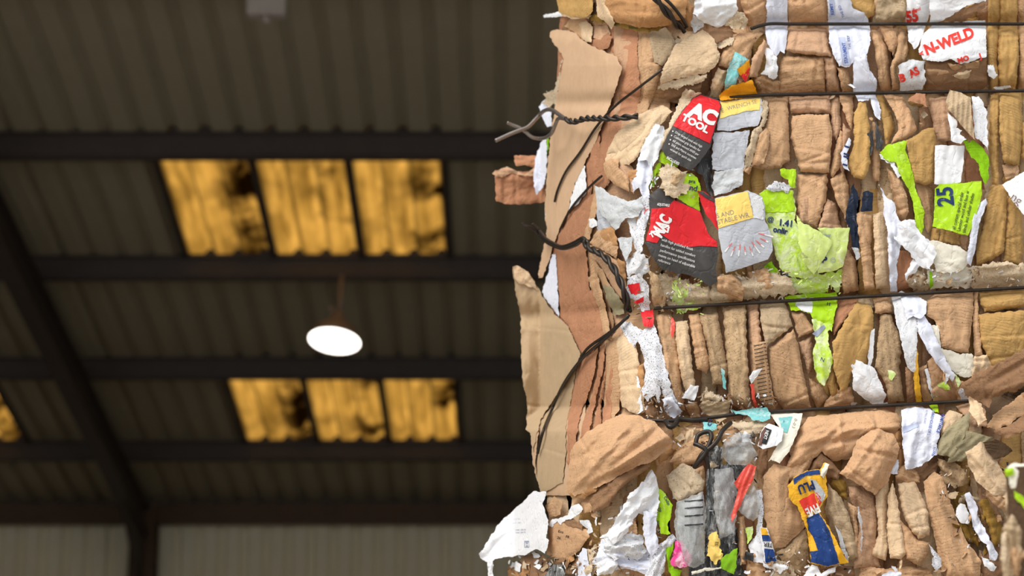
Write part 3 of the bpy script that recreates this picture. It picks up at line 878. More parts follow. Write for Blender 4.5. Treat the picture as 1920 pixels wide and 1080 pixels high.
# big brown boards of the lower end
B('red', 4, "1100,372 1128,350 1118,400 1103,440 1100,470 1108,560 1090,576 1075,592 1050,594 1046,540 1040,482 1046,442 1070,405", pil=2, cr=3, nf=6, wr=.6, thick=4)
B('tan', 8, "1116,352 1132,350 1124,380 1108,440 1100,470 1092,450 1102,410", pil=4, cr=2)
B('red', 12, "1050,594 1080,566 1120,533 1124,560 1128,600 1146,640 1130,632 1112,662 1092,668 1078,640 1064,612", pil=2, cr=3, nf=6, thick=4)
B('tan', 16, "1100,520 1120,510 1140,590 1148,640 1132,632 1122,580", pil=5, cr=3)
B('dark', 2, "1118,512 1140,560 1152,600 1150,640 1142,620 1128,570", pil=3, cr=3)
B('olive', 10, "1126,520 1150,540 1170,570 1172,590 1152,592 1136,560", pil=4, cr=4)
B('red', 4, "1090,668 1122,650 1118,690 1106,735 1088,780 1074,866 1063,872 1062,800 1072,735", pil=6, cr=2, lean=12, kink=0, label='reddish brown board fold below the wire')
B('red', 7, "1124,650 1136,642 1133,690 1120,740 1108,800 1102,840 1080,862 1092,790 1110,740 1120,690", pil=6, cr=2, lean=12, kink=0)
B('red', 5, "1137,642 1143,640 1141,690 1129,750 1127,800 1106,836 1112,800 1124,740 1134,690", pil=6, cr=2, lean=10, kink=0)
B('red', 3, "1130,764 1141,690 1144,656 1150,700 1147,794 1128,804", pil=6, cr=2, lean=10, kink=0)
B('tan', 4, "1135,640 1160,618 1168,700 1162,770 1142,796 1130,792 1136,700", pil=5, cr=3)
B('light', 8, "1154,640 1180,600 1196,660 1202,700 1212,772 1196,778 1180,772 1164,762 1158,700", pil=5, cr=3)
B('orange', 12, "1180,692 1206,680 1210,732 1204,742 1194,712", pil=5, cr=4)
B('flapside', -2, "1088,668 1080,700 1070,760 1062,800 1062,850 1056,905 1014,928 1002,885 1006,800 1028,748 1058,700", pil=1, cr=2, nf=3, wr=.3, thick=5, label='pale tan board below the wire')
B('flapside', 26, "960,500 968,496 990,508 1005,530 1018,555 1040,588 1065,610 1090,664 1080,690 1052,730 1030,762 1016,785 1008,812 1000,848 994,812 985,806 988,760 980,720 977,690 976,640 975,590 965,545",
  pil=1, cr=5, nf=4, wr=.3, thick=5, label='large pale tan flap leaning off the bale end')
B('light', 29, "962,500 970,497 990,509 1004,530 1012,548 998,540 972,532 963,520", pil=1, cr=3, nf=3)
B('side', 20, "994,812 1004,798 1012,800 1006,850 1004,890 998,870", pil=1, cr=3)
# lobe and scrap at the far edge
B('red', -60, "927,330 955,322 1002,318 1022,330 1024,380 985,384 950,384 929,378", pil=4, cr=4, wr=.8, thick=3, label='rolled brown board poking out at the bale end')
B('pink', -52, "921,324 932,318 950,312 968,318 982,326 1005,312 1024,300 1024,325 1000,332 980,330 960,326 940,334 928,332", pil=3, cr=6, rough=1)
B('red', -58, "963,292 975,290 1020,292 1020,312 1000,316 985,310 966,312", pil=3, cr=5)
B('tan', 20, "1104,455 1118,432 1150,422 1160,466 1156,486 1132,472", pil=5, cr=5)
B('orange', 22, "1120,432 1152,424 1160,460 1148,470 1126,452", pil=4, cr=4)
B('pink', 14, "1105,458 1132,470 1160,490 1172,560 1160,562 1128,502 1108,478", pil=5, cr=5)
B('tan', 10, "1108,480 1130,505 1150,545 1140,560 1118,520", pil=5, cr=5)
B('orange', 12, "1150,480 1172,490 1176,540 1168,560 1156,520", pil=5, cr=5)
# ---------------------------------------------------------------- front face: above the top wire
B('orange', 12, "1244,-14 1282,-14 1302,14 1302,36 1292,58 1264,44", pil=8, cr=5)
B('kraft', 2, "1382,-14 1436,-14 1442,25 1439,52 1410,53 1400,46 1394,25", pil=9, cr=3)
B('kraft', 0, "1477,-14 1552,-14 1551,46 1478,49", pil=9, cr=3)
B('ochre', -2, "1566,-14 1642,-14 1640,28 1624,38 1608,24", pil=5, cr=2)
B('greytan', 4, "1644,-14 1700,-14 1699,30 1690,46 1632,46 1640,24", pil=9, cr=7, nf=14)
B('tan', -4, "1690,10 1702,10 1700,46 1686,46", pil=4)
B('torn', 22, "1358,48 1368,30 1382,18 1398,28 1404,42 1394,58 1376,56", pil=3, cr=4, rough=2)
B('greytan', 26, "1372,34 1384,27 1396,30 1394,46 1384,56 1366,52", pil=2, cr=2)
B('ochre', 0, "1852,-14 1880,-14 1876,60 1870,110 1874,172 1858,172 1850,100", pil=8, cr=4)
B('ochre', -2, "1874,-14 1910,-14 1908,46 1912,100 1905,172 1872,172 1870,100", pil=9, cr=5)
B('tan', -4, "1905,-14 1930,-14 1930,172 1908,172 1912,100", pil=8, cr=4)
# between the first and second wire
B('light', 20, "1240,132 1264,86 1282,72 1317,54 1330,62 1342,78 1350,100 1348,118 1330,137 1300,142 1256,152 1236,160", pil=3, cr=3, nf=8, thick=3, rough=1.2, flute=(5.5, .6, 78), label='pale corrugated flap with a torn lower edge')
B('torn', 16, "1230,160 1250,150 1300,140 1326,138 1322,152 1300,160 1262,168 1236,168", pil=2, cr=4, rough=3)
B('dark', 6, "1240,166 1290,158 1320,150 1312,176 1280,196 1250,190", pil=3, cr=5)
B('dark', 8, "1317,40 1350,56 1372,58 1384,62 1360,74 1342,82 1330,64", pil=3, cr=5)
B('torn', 10, "1340,82 1362,72 1380,66 1372,84 1350,92", pil=2, cr=5, rough=2)
B('tan', 4, "1348,112 1358,88 1384,62 1424,57 1432,62 1412,86 1408,112 1392,140 1368,130 1346,124", pil=6, cr=3)
B('light', 8, "1334,150 1346,126 1366,134 1358,160 1348,186 1330,182", pil=5, cr=4)
B('pink', 10, "1404,146 1408,112 1432,72 1440,84 1432,112 1420,146", pil=8, cr=3, tube=6)
B('tan', 4, "1414,146 1434,140 1448,152 1464,150 1464,178 1424,179", pil=6, cr=6)
B('pink', 0, "1478,52 1551,50 1556,90 1560,106 1544,106 1486,100 1472,95", pil=9, cr=2.5)
B('tan', 2, "1466,104 1546,106 1549,176 1460,177 1460,132", pil=8, cr=4, wr=1, kink=2)
B('pink', -2, "1544,106 1566,104 1576,172 1549,176", pil=9)
B('tan', -2, "1568,124 1590,130 1602,172 1578,174", pil=9)
B('tan', -2, "1632,54 1650,60 1665,90 1668,130 1672,173 1650,173 1640,100", pil=9, cr=4)
B('kraft', 0, "1647,48 1680,52 1684,80 1675,106 1664,90", pil=8, cr=3)
B('tan', 2, "1683,48 1700,55 1704,95 1697,116 1681,126 1686,166 1672,172 1668,125 1681,95", pil=7, cr=3, wr=2)
B('dark', -2, "1733,112 1786,112 1852,106 1852,160 1836,173 1735,173", pil=6, cr=4, kink=2)
B('tan', 6, "1776,118 1800,120 1838,112 1836,128 1806,138 1788,136", pil=3, cr=5, rough=1)
B('light', 8, "1784,140 1806,134 1822,128 1820,146 1810,152 1796,148", pil=2, cr=5, rough=1.5)
B('tan', 4, "1736,128 1780,130 1786,148 1740,152", pil=4, cr=2)
# between the second and third wire
B('torn', 22, "1284,164 1316,175 1302,186 1280,215 1257,258 1242,282 1236,266 1254,230 1272,192", pil=4, cr=4, rough=2.2)
B('tan', 2, "1438,184 1478,180 1482,300 1462,316 1432,320 1408,313 1424,250 1432,238", pil=8, cr=5)
B('tan', 14, "1392,318 1408,310 1424,250 1436,238 1444,250 1442,280 1432,308 1412,312 1404,330", pil=4, cr=4)
B('torn', 18, "1428,185 1442,190 1441,216 1432,240 1410,310 1396,320 1394,300 1410,246 1426,230", pil=3, cr=4, rough=2.2)
B('pink', 0, "1478,180 1556,178 1560,215 1554,214 1482,214", pil=9, cr=2.5)
B('tan', 2, "1484,215 1554,213 1562,250 1559,280 1556,326 1500,323 1494,300 1482,260", pil=9, cr=3, kink=3)
B('tan', -2, "1494,326 1553,326 1551,370 1532,432 1498,416 1494,390", pil=9, cr=4)
B('pink', 2, "1500,370 1522,360 1530,396 1528,430 1500,416", pil=7, cr=3)
B('pink', 0, "1532,432 1550,372 1566,380 1580,430 1572,440", pil=8, cr=3)
B('pink', -4, "1554,178 1576,180 1577,240 1570,266 1560,256", pil=8)
B('tan', 2, "1575,240 1582,250 1577,310 1562,336 1554,322 1566,276", pil=8)
B('tan', -2, "1570,176 1600,178 1602,226 1596,246 1585,222", pil=9)
B('pink', -4, "1580,230 1597,246 1592,272 1582,332 1572,312", pil=8)
B('tan', 0, "1556,336 1580,318 1590,340 1600,420 1590,432 1580,400 1566,374", pil=8, cr=5)
B('ochre', 6, "1600,212 1612,187 1624,190 1632,240 1632,310 1620,338 1600,334 1588,310 1600,270", pil=7, cr=4, nf=12, label='ochre folded box strip under clear tape')
B('tan', -4, "1634,225 1645,230 1652,290 1650,340 1636,340 1632,280", pil=7)
B('ochre', 4, "1638,178 1656,178 1671,210 1679,240 1668,266 1661,282 1655,240 1650,205", pil=7, cr=4)
B('tan', 2, "1656,176 1676,178 1700,212 1708,240 1690,246 1682,225", pil=7, cr=3)
B('kraft', 4, "1672,178 1692,180 1716,225 1720,246 1700,262 1672,272 1663,280 1684,240", pil=8, cr=4)
B('red', 30, "1699,190 1718,172 1735,175 1739,202 1722,195", pil=4, cr=4, tube=6)
B('pink', 0, "1740,184 1776,180 1782,215 1784,266 1757,264 1748,230", pil=5, cr=2)
B('dark', -10, "1722,200 1742,200 1752,240 1740,244 1726,240", pil=4)
B('ochre', 10, "1698,264 1735,240 1752,238 1756,262 1752,342 1735,348 1714,342 1704,300", pil=5, cr=4, nf=14, label='ochre box corner wrapped in clear film')
s_ = B('greytan', 46, "1773,190 1780,167 1800,172 1821,182 1823,215 1829,264 1812,248 1795,226 1776,204", pil=2, cr=1.5, flute=(9.5, 2.2, 4), thick=3, rough=.6, label='corrugated flap peeled open over the wire')
B('dark', 24, "1797,226 1812,246 1826,262 1818,268 1800,256 1792,240", pil=2, cr=3, rough=1.5)
B('ochre', 0, "1856,176 1876,172 1874,250 1873,320 1876,360 1860,346 1853,280", pil=9, cr=4)
B('ochre', 2, "1873,172 1916,172 1919,240 1912,312 1881,306 1873,250", pil=9, cr=4, kink=2)
B('tan', 0, "1878,308 1912,306 1910,330 1884,338", pil=4, cr=4)
B('ochre', -2, "1912,230 1930,225 1930,300 1914,300", pil=5)
B('ochre', 2, "1856,346 1890,344 1888,400 1884,470 1868,484 1830,502 1830,470 1842,428 1850,380", pil=9, cr=4, wr=2)
B('ochre', 0, "1889,346 1916,382 1920,470 1912,502 1880,492 1886,430", pil=9, cr=4)
B('tan', 2, "1660,310 1690,336 1701,366 1705,396 1698,416 1680,408 1674,372", pil=7, cr=4)
B('tan', 2, "1700,300 1720,320 1740,348 1750,360 1748,430 1738,440 1728,400 1716,350", pil=7, cr=4)
B('ochre', -2, "1744,424 1762,428 1760,452 1744,456", pil=5)
B('ochre', -2, "1762,428 1802,438 1800,460 1760,454", pil=5)
B('pink', -4, "1802,438 1816,440 1812,470 1800,464", pil=4)
B('tan', 2, "1604,400 1614,396 1636,400 1634,470 1641,542 1620,547 1614,480", pil=8, cr=4)
B('light', 0, "1636,400 1660,396 1671,450 1669,542 1641,542", pil=8, cr=3)
B('red', -4, "1682,470 1700,468 1722,494 1714,540 1680,545", pil=5, cr=5)
B('tan', 2, "1578,455 1594,470 1606,490 1612,545 1580,552 1576,515", pil=8, cr=5)
B('torn', 6, "1713,510 1735,500 1740,528 1738,545 1712,548 1700,530", pil=3, cr=6, rough=3)
B('torn', 14, "1822,502 1870,488 1925,496 1925,540 1822,546", pil=3, cr=6, nf=16, rough=3, label='crushed torn edge of a brown board')
B('torn', 12, "1232,512 1270,518 1330,540 1352,514 1400,520 1440,506 1482,520 1500,552 1420,560 1330,572 1256,582 1236,560", pil=3, cr=7, nf=16, rough=3, label='frayed brown board above the third wire')
B('tan', 18, "1340,520 1372,512 1400,540 1392,566 1350,572", pil=6, cr=8, nf=16)
B('dirty', 14, "1216,505 1234,515 1250,560 1246,585 1222,580", pil=5, cr=7)
B('tan', 16, "1402,510 1440,500 1450,535 1430,555 1408,550", pil=4, cr=8)
# between the third and fourth wire
B('ochre', 2, "1834,548 1928,541 1928,576 1846,586 1838,572", pil=9, cr=3)
B('ochre', 0, "1833,588 1928,580 1928,665 1880,702 1860,692 1838,642", pil=8, cr=3, kink=2, wr=1)
B('tan', 8, "1738,562 1755,548 1826,545 1826,582 1817,662 1800,662 1766,652 1757,622 1754,604 1736,592", pil=5, cr=3, thick=2.5, rough=.8, label='square brown board flap below the third wire')
B('tan', 0, "1826,546 1834,546 1836,600 1843,668 1826,672 1823,600", pil=6)
B('light', 4, "1826,668 1850,664 1876,690 1870,720 1832,740 1822,700", pil=6, cr=6)
B('dirty', 2, "1650,588 1670,588 1686,625 1691,655 1688,690 1696,752 1664,757 1660,720 1640,690 1645,640", pil=9, cr=4)
B('tan', 0, "1636,560 1668,552 1674,585 1652,590 1640,588", pil=6, cr=5)
B('ochre', 6, "1560,642 1590,590 1606,564 1634,572 1640,592 1632,660 1624,690 1600,702 1588,732 1575,736 1562,690", pil=6, cr=4, label='ochre folded board with slanted flutes')
B('red', -2, "1566,560 1606,555 1612,566 1590,592 1564,630 1556,600", pil=5, cr=6)
B('greytan', 2, "1606,556 1634,552 1640,576 1622,580 1606,572", pil=5, cr=6)
B('tan', -2, "1228,588 1260,586 1270,640 1276,700 1286,772 1266,762 1246,692 1236,640", pil=9, cr=5)
B('light', 0, "1261,602 1290,600 1300,690 1306,730 1290,757 1275,702", pil=9, cr=4)
B('tan', -2, "1290,590 1311,586 1332,682 1326,702 1305,692", pil=8)
B('dirty', 0, "1310,590 1346,585 1356,640 1366,692 1361,722 1335,722 1325,650", pil=10, cr=3)
B('dirty', 2, "1354,576 1399,566 1401,640 1406,732 1411,772 1366,747 1362,682", pil=11, cr=4, kink=2, label='dirty brown fold with a dark smudge')
B('pink', 0, "1399,566 1421,562 1433,692 1431,742 1410,742", pil=9)
B('greytan', 2, "1424,562 1471,560 1481,590 1487,612 1436,652 1425,602", pil=7, cr=3, kink=2)
B('tan', 0, "1440,653 1487,616 1497,642 1506,692 1522,767 1470,770 1446,742 1440,702", pil=9, cr=4, kink=2)
B('tan', 4, "1483,584 1506,585 1531,620 1496,634", pil=7, cr=3)
B('pink', -2, "1496,641 1523,628 1527,682 1516,704", pil=8)
B('tan', 0, "1515,706 1540,722 1556,747 1532,768 1520,742", pil=8, cr=5)
B('kraft', 2, "1552,745 1572,732 1590,724 1598,726 1604,760 1560,768 1540,766", pil=6, cr=6)
B('ochre', -2, "1556,690 1566,680 1576,736 1560,748 1550,720", pil=6)
B('dark', 0, "1696,688 1716,690 1718,756 1700,757", pil=7, wr=2)
B('tan', 2, "1722,690 1740,680 1736,700 1750,757 1730,757", pil=6)
B('kraft', 2, "1738,676 1752,666 1776,680 1786,704 1798,724 1796,752 1750,757 1742,716", pil=6, cr=4)
B('tan', 0, "1780,706 1826,720 1830,750 1796,754", pil=6, cr=6)
c_ = B('greytan', 18, "1310,760 1318,748 1350,752 1372,748 1366,782 1350,794 1318,774", pil=2, cr=2, flute=(8, 1.3, 70), thick=2.5, label='small grey brown corrugated flap under the fourth wire')
B('tan', 6, "1280,758 1308,752 1316,784 1296,784", pil=6, cr=4)
B('torn', 10, "1312,748 1322,726 1340,736 1354,744 1350,756 1320,756", pil=3, cr=7, rough=2.5)
B('pink', 2, "1366,720 1402,726 1410,770 1372,762 1362,742", pil=6, cr=5)
B('dark', 6, "1206,752 1222,756 1234,770 1250,776 1240,790 1216,786 1204,770", pil=4, cr=8)
# ---------------------------------------------------------------- lower bale: brown boards
def L(mat, d, pts, **kw): return B(mat, d, pts, low=True, **kw)
L('kraft', 54, "1070,842 1098,812 1138,787 1166,776 1196,779 1226,790 1246,810 1264,829 1242,851 1222,866 1196,874 1164,890 1140,905 1118,914 1078,930 1060,922 1066,888", pil=22, pw=20, cr=6, nf=10, wr=2.0, folds=((1085, 905, 1190, 785, 12, 10), (1112, 912, 1236, 800, -10, 9), (1118, 900, 1250, 818, 12, 9), (1150, 890, 1258, 832, -9, 8), (1076, 880, 1150, 790, -8, 8)), label='large crumpled brown paper bag bulging out')
L('dark', 34, "1128,905 1164,884 1224,858 1216,880 1190,896 1160,920 1142,950 1112,962 1104,940", pil=6, cr=6)
L('orange', 40, "1060,922 1084,892 1112,905 1122,918 1096,936 1072,934", pil=6, cr=6)
L('light', 28, "1110,930 1136,905 1146,918 1134,950 1116,954", pil=4, cr=4)
L('tan', 6, "1274,802 1302,794 1332,808 1342,830 1312,870 1270,872 1254,866 1274,836", pil=6, cr=5)
L('light', 8, "1286,806 1306,800 1300,860 1276,866", pil=4, cr=4)
L('orange', 4, "1226,850 1262,832 1270,846 1252,862 1236,872", pil=5, cr=5)
L('tan', 2, "1340,800 1370,786 1412,790 1426,806 1400,830 1360,840", pil=4, cr=7, rough=1.5)
L('kraft', 4, "1500,802 1516,780 1560,776 1600,771 1650,765 1684,774 1690,802 1672,818 1640,820 1604,860 1560,866 1542,848 1512,872 1470,884 1488,842", pil=12, pw=9, cr=6, nf=12, folds=((1500, 832, 1600, 806, 9, 9), (1520, 850, 1580, 800, -8, 8), (1574, 772, 1578, 862, 7, 7), (1540, 808, 1680, 800, 8, 8), (1555, 832, 1660, 812, -9, 8), (1620, 772, 1640, 800, 8, 8)), label='large creased brown paper bag with box folds')
L('tan', -2, "1468,884 1498,850 1520,800 1534,846 1514,884 1498,900 1480,902", pil=8, cr=5)
L('dark', 8, "1538,846 1556,862 1580,886 1572,902 1536,890 1514,882", pil=6, cr=4)
L('kraft', 22, "1574,888 1594,862 1606,826 1640,802 1674,813 1688,840 1666,902 1641,928 1610,908", pil=20, pw=18, cr=4, wr=1, folds=((1600, 880, 1650, 808, 6, 8), (1606, 842, 1680, 858, -6, 7)), label='rounded brown paper bag end')
L('orange', 2, "1664,816 1690,800 1698,860 1690,880 1672,872 1684,842", pil=7, cr=4, wr=2)
L('olivebrown', 6, "1554,880 1588,902 1590,940 1576,934 1558,906", pil=6, cr=3)
L('greytan', 6, "1552,905 1576,930 1592,962 1602,1002 1612,1046 1592,1050 1570,1002 1546,962", pil=8, cr=7, nf=14)
L('tan', 10, "1432,892 1450,870 1486,876 1478,908 1492,950 1512,986 1472,1024 1450,1031 1440,1002 1430,950", pil=16, pw=16, cr=2.5, wr=1.5, label='padded tan board bulging beside the printed wrapper')
L('dirty', 8, "1454,1034 1474,1026 1512,988 1518,1050 1502,1080 1470,1060", pil=12, pw=12, cr=4)
L('pink', 0, "1590,912 1612,910 1641,930 1648,962 1642,1022 1652,1064 1600,1066 1608,982 1592,932", pil=6, cr=7, nf=14)
L('tan', 6, "1588,940 1606,950 1610,1000 1614,1040 1598,1046 1596,990", pil=8)
L('light', 8, "1640,930 1656,890 1668,884 1664,960 1668,1030 1660,1052 1630,1042 1646,1002", pil=9, cr=3, wr=2)
L('light', 12, "1664,930 1674,900 1684,940 1692,990 1700,1040 1690,1050 1668,1048 1662,1000", pil=9, cr=2)
L('tan', 4, "1676,880 1700,868 1722,884 1726,905 1692,912 1680,904", pil=6, cr=5)
L('light', 10, "1682,906 1716,902 1730,930 1742,962 1744,1004 1722,1012 1704,990 1690,960", pil=10, cr=3, wr=2)
L('tan', 12, "1680,966 1702,988 1722,1012 1742,1016 1742,1040 1724,1062 1700,1050 1690,1010", pil=9, cr=4)
L('tan', 8, "1730,902 1752,884 1768,892 1790,960 1812,1012 1842,1052 1836,1090 1768,1090 1752,1012 1738,950", pil=12, pw=12, cr=3, wr=2.5, label='long smooth tan board fold')
L('dark', 4, "1720,890 1744,868 1762,864 1756,886 1734,902", pil=5, cr=5)
L('tan', 2, "1610,1056 1660,1066 1710,1060 1740,1064 1760,1092 1610,1092", pil=6, cr=6)
L('dark', 0, "1500,1062 1600,1060 1608,1092 1490,1092", pil=5, cr=6)
L('olive', 22, "1755,838 1770,806 1822,768 1818,802 1786,860 1757,852", pil=3, cr=4, nf=8, wr=2, label='olive grey torn paper sack')
L('olive', 18, "1812,806 1866,820 1840,846 1802,866 1772,868 1786,846", pil=3, cr=4, wr=2)
L('light', 12, "1758,790 1780,768 1806,776 1796,800 1766,830", pil=4, cr=5)
L('pink', 10, "1790,760 1822,754 1850,768 1862,800 1826,802", pil=5, cr=5)
L('dirty', 8, "1756,858 1790,866 1812,880 1814,908 1790,916 1766,904", pil=4, cr=8, nf=16, rough=2)
L('light', 66, "1810,848 1840,828 1862,852 1880,884 1892,908 1892,934 1862,928 1832,904 1816,872", pil=20, pw=22, cr=4, wr=2.5, label='tube of folded tan board open at its top')
L('core', 74, "1842,830 1866,822 1888,832 1900,846 1884,858 1864,862 1850,848", pil=2, cr=3)  # dark patch paints the shade down the hollow of the tube
L('tan', 60, "1846,908 1886,934 1910,960 1902,972 1868,950 1848,930", pil=8, cr=5)
L('olivebrown', 4, "1786,922 1808,920 1820,970 1842,1010 1836,1026 1810,1012 1792,980", pil=6, cr=7)
L('dark', 2, "1830,900 1860,930 1880,970 1888,1020 1876,1060 1850,1040 1836,990", pil=6, cr=9, nf=16)
L('olivebrown', 12, "1834,940 1850,930 1870,970 1888,1000 1880,1020 1862,1024 1850,980", pil=6, cr=7)
L('dark', 0, "1836,1030 1880,1046 1890,1092 1830,1092", pil=5, cr=7)
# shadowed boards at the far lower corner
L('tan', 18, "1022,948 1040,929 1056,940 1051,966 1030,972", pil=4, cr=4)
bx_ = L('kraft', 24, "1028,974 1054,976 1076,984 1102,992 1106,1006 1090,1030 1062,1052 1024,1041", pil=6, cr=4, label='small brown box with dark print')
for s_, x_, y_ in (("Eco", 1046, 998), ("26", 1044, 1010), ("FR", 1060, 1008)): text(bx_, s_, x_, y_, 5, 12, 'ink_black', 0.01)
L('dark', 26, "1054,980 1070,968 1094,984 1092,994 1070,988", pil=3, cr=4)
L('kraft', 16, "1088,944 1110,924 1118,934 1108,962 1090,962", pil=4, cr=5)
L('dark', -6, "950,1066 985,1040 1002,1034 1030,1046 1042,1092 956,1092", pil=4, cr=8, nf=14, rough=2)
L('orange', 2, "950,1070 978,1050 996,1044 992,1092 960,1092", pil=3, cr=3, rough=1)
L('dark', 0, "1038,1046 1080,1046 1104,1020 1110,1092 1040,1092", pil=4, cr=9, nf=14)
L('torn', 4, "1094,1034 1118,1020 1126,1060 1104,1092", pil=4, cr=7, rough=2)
L('tan', 22, "1174,984 1192,968 1196,1000 1180,1010", pil=3, cr=4)
L('torn', 22, "1248,892 1278,868 1300,874 1322,902 1318,920 1286,936 1270,944 1256,918", pil=5, cr=5, rough=1, label='frayed speckled box corner')
L('tan', 8, "1298,880 1320,872 1326,905 1316,930 1290,940", pil=5, cr=5)
L('tan', 2, "1382,968 1396,966 1402,1020 1400,1060 1386,1060 1382,1010", pil=8, tube=6)
L('tan', 8, "1398,1040 1440,1030 1452,1050 1440,1092 1400,1092", pil=6, cr=8)
L('dark', 6, "1420,840 1442,840 1440,880 1428,900 1414,880", pil=5, cr=5)
L('torn', 10, "1450,1048 1486,1052 1496,1092 1440,1092", pil=4, cr=6, rough=2)
# ---------------------------------------------------------------- big flap leaning out from the face
f1_ = B('dark', 150, "1800,722 1830,698 1890,670 1930,646 1930,716 1900,738 1888,735 1862,748 1856,766 1838,755 1822,758 1810,742", pil=4, cr=5, nf=8, thick=4, rough=1.8, tilt=(-1.2, 0), folds=((1836, 700, 1850, 764, 7, 7), (1850, 720, 1930, 676, -6, 9)), label='dark brown flap sticking out beside the fourth wire')
B('tan', 105, "1850,802 1860,778 1900,750 1930,724 1930,772 1890,798 1868,806", pil=5, cr=6, thick=4, rough=1.5, tilt=(-1.0, 0))
B('dark', 125, "1862,808 1895,794 1930,770 1930,806 1890,822 1868,818", pil=4, cr=5, thick=4, rough=1.2, tilt=(-1.0, 0))
B('core', 60, "1846,762 1876,742 1930,712 1930,790 1880,806 1850,800", pil=3, cr=3)  # dark sheet put in as the shade of the gap behind the flaps
B('light', 130, "1816,742 1840,756 1850,786 1836,800 1816,770", pil=4, cr=5, rough=1.5)
# ================================================================= loose paper, cards and plastic held in the bales (each a thing)
GW, GL, GC = 'white paper scraps caught in the bales', 'lime green printed scraps', 'printed tool cards'
# --- white paper, top rows
T('paper_scrap', 'crushed white paper in the gap beside the overhanging brown flap', 'paper', 'white', 26, "1303,0 1380,-12 1383,20 1370,34 1362,46 1346,52 1318,42 1300,26", GW, cr=7, nf=10)
T('paper_scrap', 'thin grey-white paper fold under the crushed white paper at the top', 'paper', 'dirtywhite', 18, "1296,24 1318,40 1320,50 1302,62 1294,44", GW, cr=4)
T('paper_strip', 'broad white paper strip running up past the top wire, plain', 'paper', 'bluewhite', 12, "1436,-14 1476,-14 1477,48 1475,80 1471,100 1463,96 1455,106 1440,84 1434,60 1438,30", GW, cr=3, nf=8, pil=4)
T('paper_scrap', 'torn white paper tail with a ragged lower edge above the tool cards', 'paper', 'white', 15, "1433,86 1446,92 1456,106 1457,122 1459,142 1450,150 1440,141 1426,139 1436,124", GW, cr=5, rough=1.5)
st = T('statement_sheet', 'white sheet with blue statement print behind the top wire', 'paper', 'bluewhite', 13, "1551,-14 1590,-14 1600,16 1622,25 1631,48 1632,84 1624,104 1602,112 1592,126 1574,124 1565,108 1555,80", GW, cr=4, nf=9, pil=4)
patch(st, 'ink_paleblue', "1572,70 1584,69 1596,122 1580,122"); patch(st, 'ink_paleblue', "1555,0 1564,-4 1566,30 1556,32")
text(st, 'STATEMENT', 1590, 118, 6.5, -98, 'ink_blue', 0.02, squeeze=.8); text(st, 'THE KEY', 1596, 92, 5, -98, 'ink_blue', 0.0)
text(st, 'REMIT', 1564, 28, 6, -98, 'ink_blue', 0.02); text(st, 'THE BO', 1584, 32, 5, -110, 'ink_blue', 0.0)
T('paper_strip', 'narrow white paper tail hanging from the blue printed sheet across the second wire', 'paper', 'bluewhite', 11, "1600,108 1622,92 1630,130 1645,152 1641,176 1652,206 1650,226 1640,216 1630,182 1628,188 1610,190 1600,172", GW, cr=5, nf=9)
re_ = T('printed_box', 'white box side with curved red print at the top wire', 'cardboard', 'white', 12, "1700,-14 1743,-14 1743,26 1736,50 1722,86 1714,92 1704,76 1699,40", GW, pil=5, cr=3, wr=3)
text(re_, '55', 1700, 42, 21, -8, 'ink_red', 0.05, squeeze=.8); text(re_, 'Reol', 1712, 22, 6, -12, 'ink_red', 0.02)
wd = T('weld_box', 'torn white box printed with big red slanted letters ending in weld', 'cardboard', 'white', 18, "1722,98 1730,66 1748,47 1780,41 1848,38 1850,106 1836,109 1814,118 1800,120 1785,111 1760,116 1732,112", GW, cr=1.5, nf=4, rough=1, wr=.6, thick=3, flute=(4.2, .35, 15))
text(wd, 'N-WELD', 1737, 103, 20, -21, 'ink_red', 0.045, squeeze=.92)
for s, x, y in (('<', 1725, 106), ('MO', 1797, 119), ('J', 1838, 110)): text(wd, s, x, y, 10, -18, 'ink_red', 0.05)
T('paper_scrap', 'white torn paper folded over the red lettered box', 'paper', 'white', 24, "1742,-14 1848,-14 1848,2 1828,6 1810,12 1792,24 1766,40 1744,44", GW, cr=4, nf=6, rough=1)
T('cardboard_scrap', 'dark brown inner board showing in the tear of the red lettered box', 'cardboard', 'dark', 21, "1763,42 1794,25 1830,5 1848,2 1847,12 1820,32 1804,41", cr=2, rough=1)
bs = T('printed_scrap', 'small white scrap with a broken red letter above the second wire', 'cardboard', 'dirtywhite', 14, "1684,122 1694,118 1704,112 1734,114 1733,130 1736,154 1728,169 1688,170", GW, cr=2, rough=1.2)
text(bs, 'B', 1687, 154, 15, -10, 'ink_red', 0.05); text(bs, 'AS', 1709, 146, 15, -28, 'ink_red', 0.05, squeeze=.8)
T('paper_scrap', 'small white tuft on the ochre box above the second wire', 'paper', 'white', 16, "1852,123 1862,122 1870,140 1862,150 1854,140", GW, rough=1.5, cr=3)
T('paper_strip', 'thin white sliver lying along the second wire at the ochre box', 'paper', 'white', 18, "1862,164 1894,160 1896,164 1870,169", GW, cr=1)
# --- teal and orange scraps
te = T('greeting_card', 'torn pale teal card with an orange and red corner', 'card', 'teal', 16, "1379,97 1405,112 1386,140 1376,166 1358,168 1361,142 1368,118", cr=3, wr=1)
T('orange_scrap', 'small folded orange and red paper beside the pale teal card', 'paper', 'orangepaper', 22, "1382,130 1405,111 1407,130 1399,153 1388,142", cr=2)
_o = sheet('red_scrap', 'redcard', 24, "1388,142 1405,126 1404,140 1398,153", None, cr=1, pil=1); tag(_o.o, 'tiny red paper corner on the orange scrap by the teal card', 'paper')
T('orange_scrap', 'crumpled bright orange paper tucked under the second wire', 'paper', 'orangepaper', 27, "1348,178 1356,170 1374,160 1410,150 1421,176 1412,183 1350,188", cr=5, nf=9)
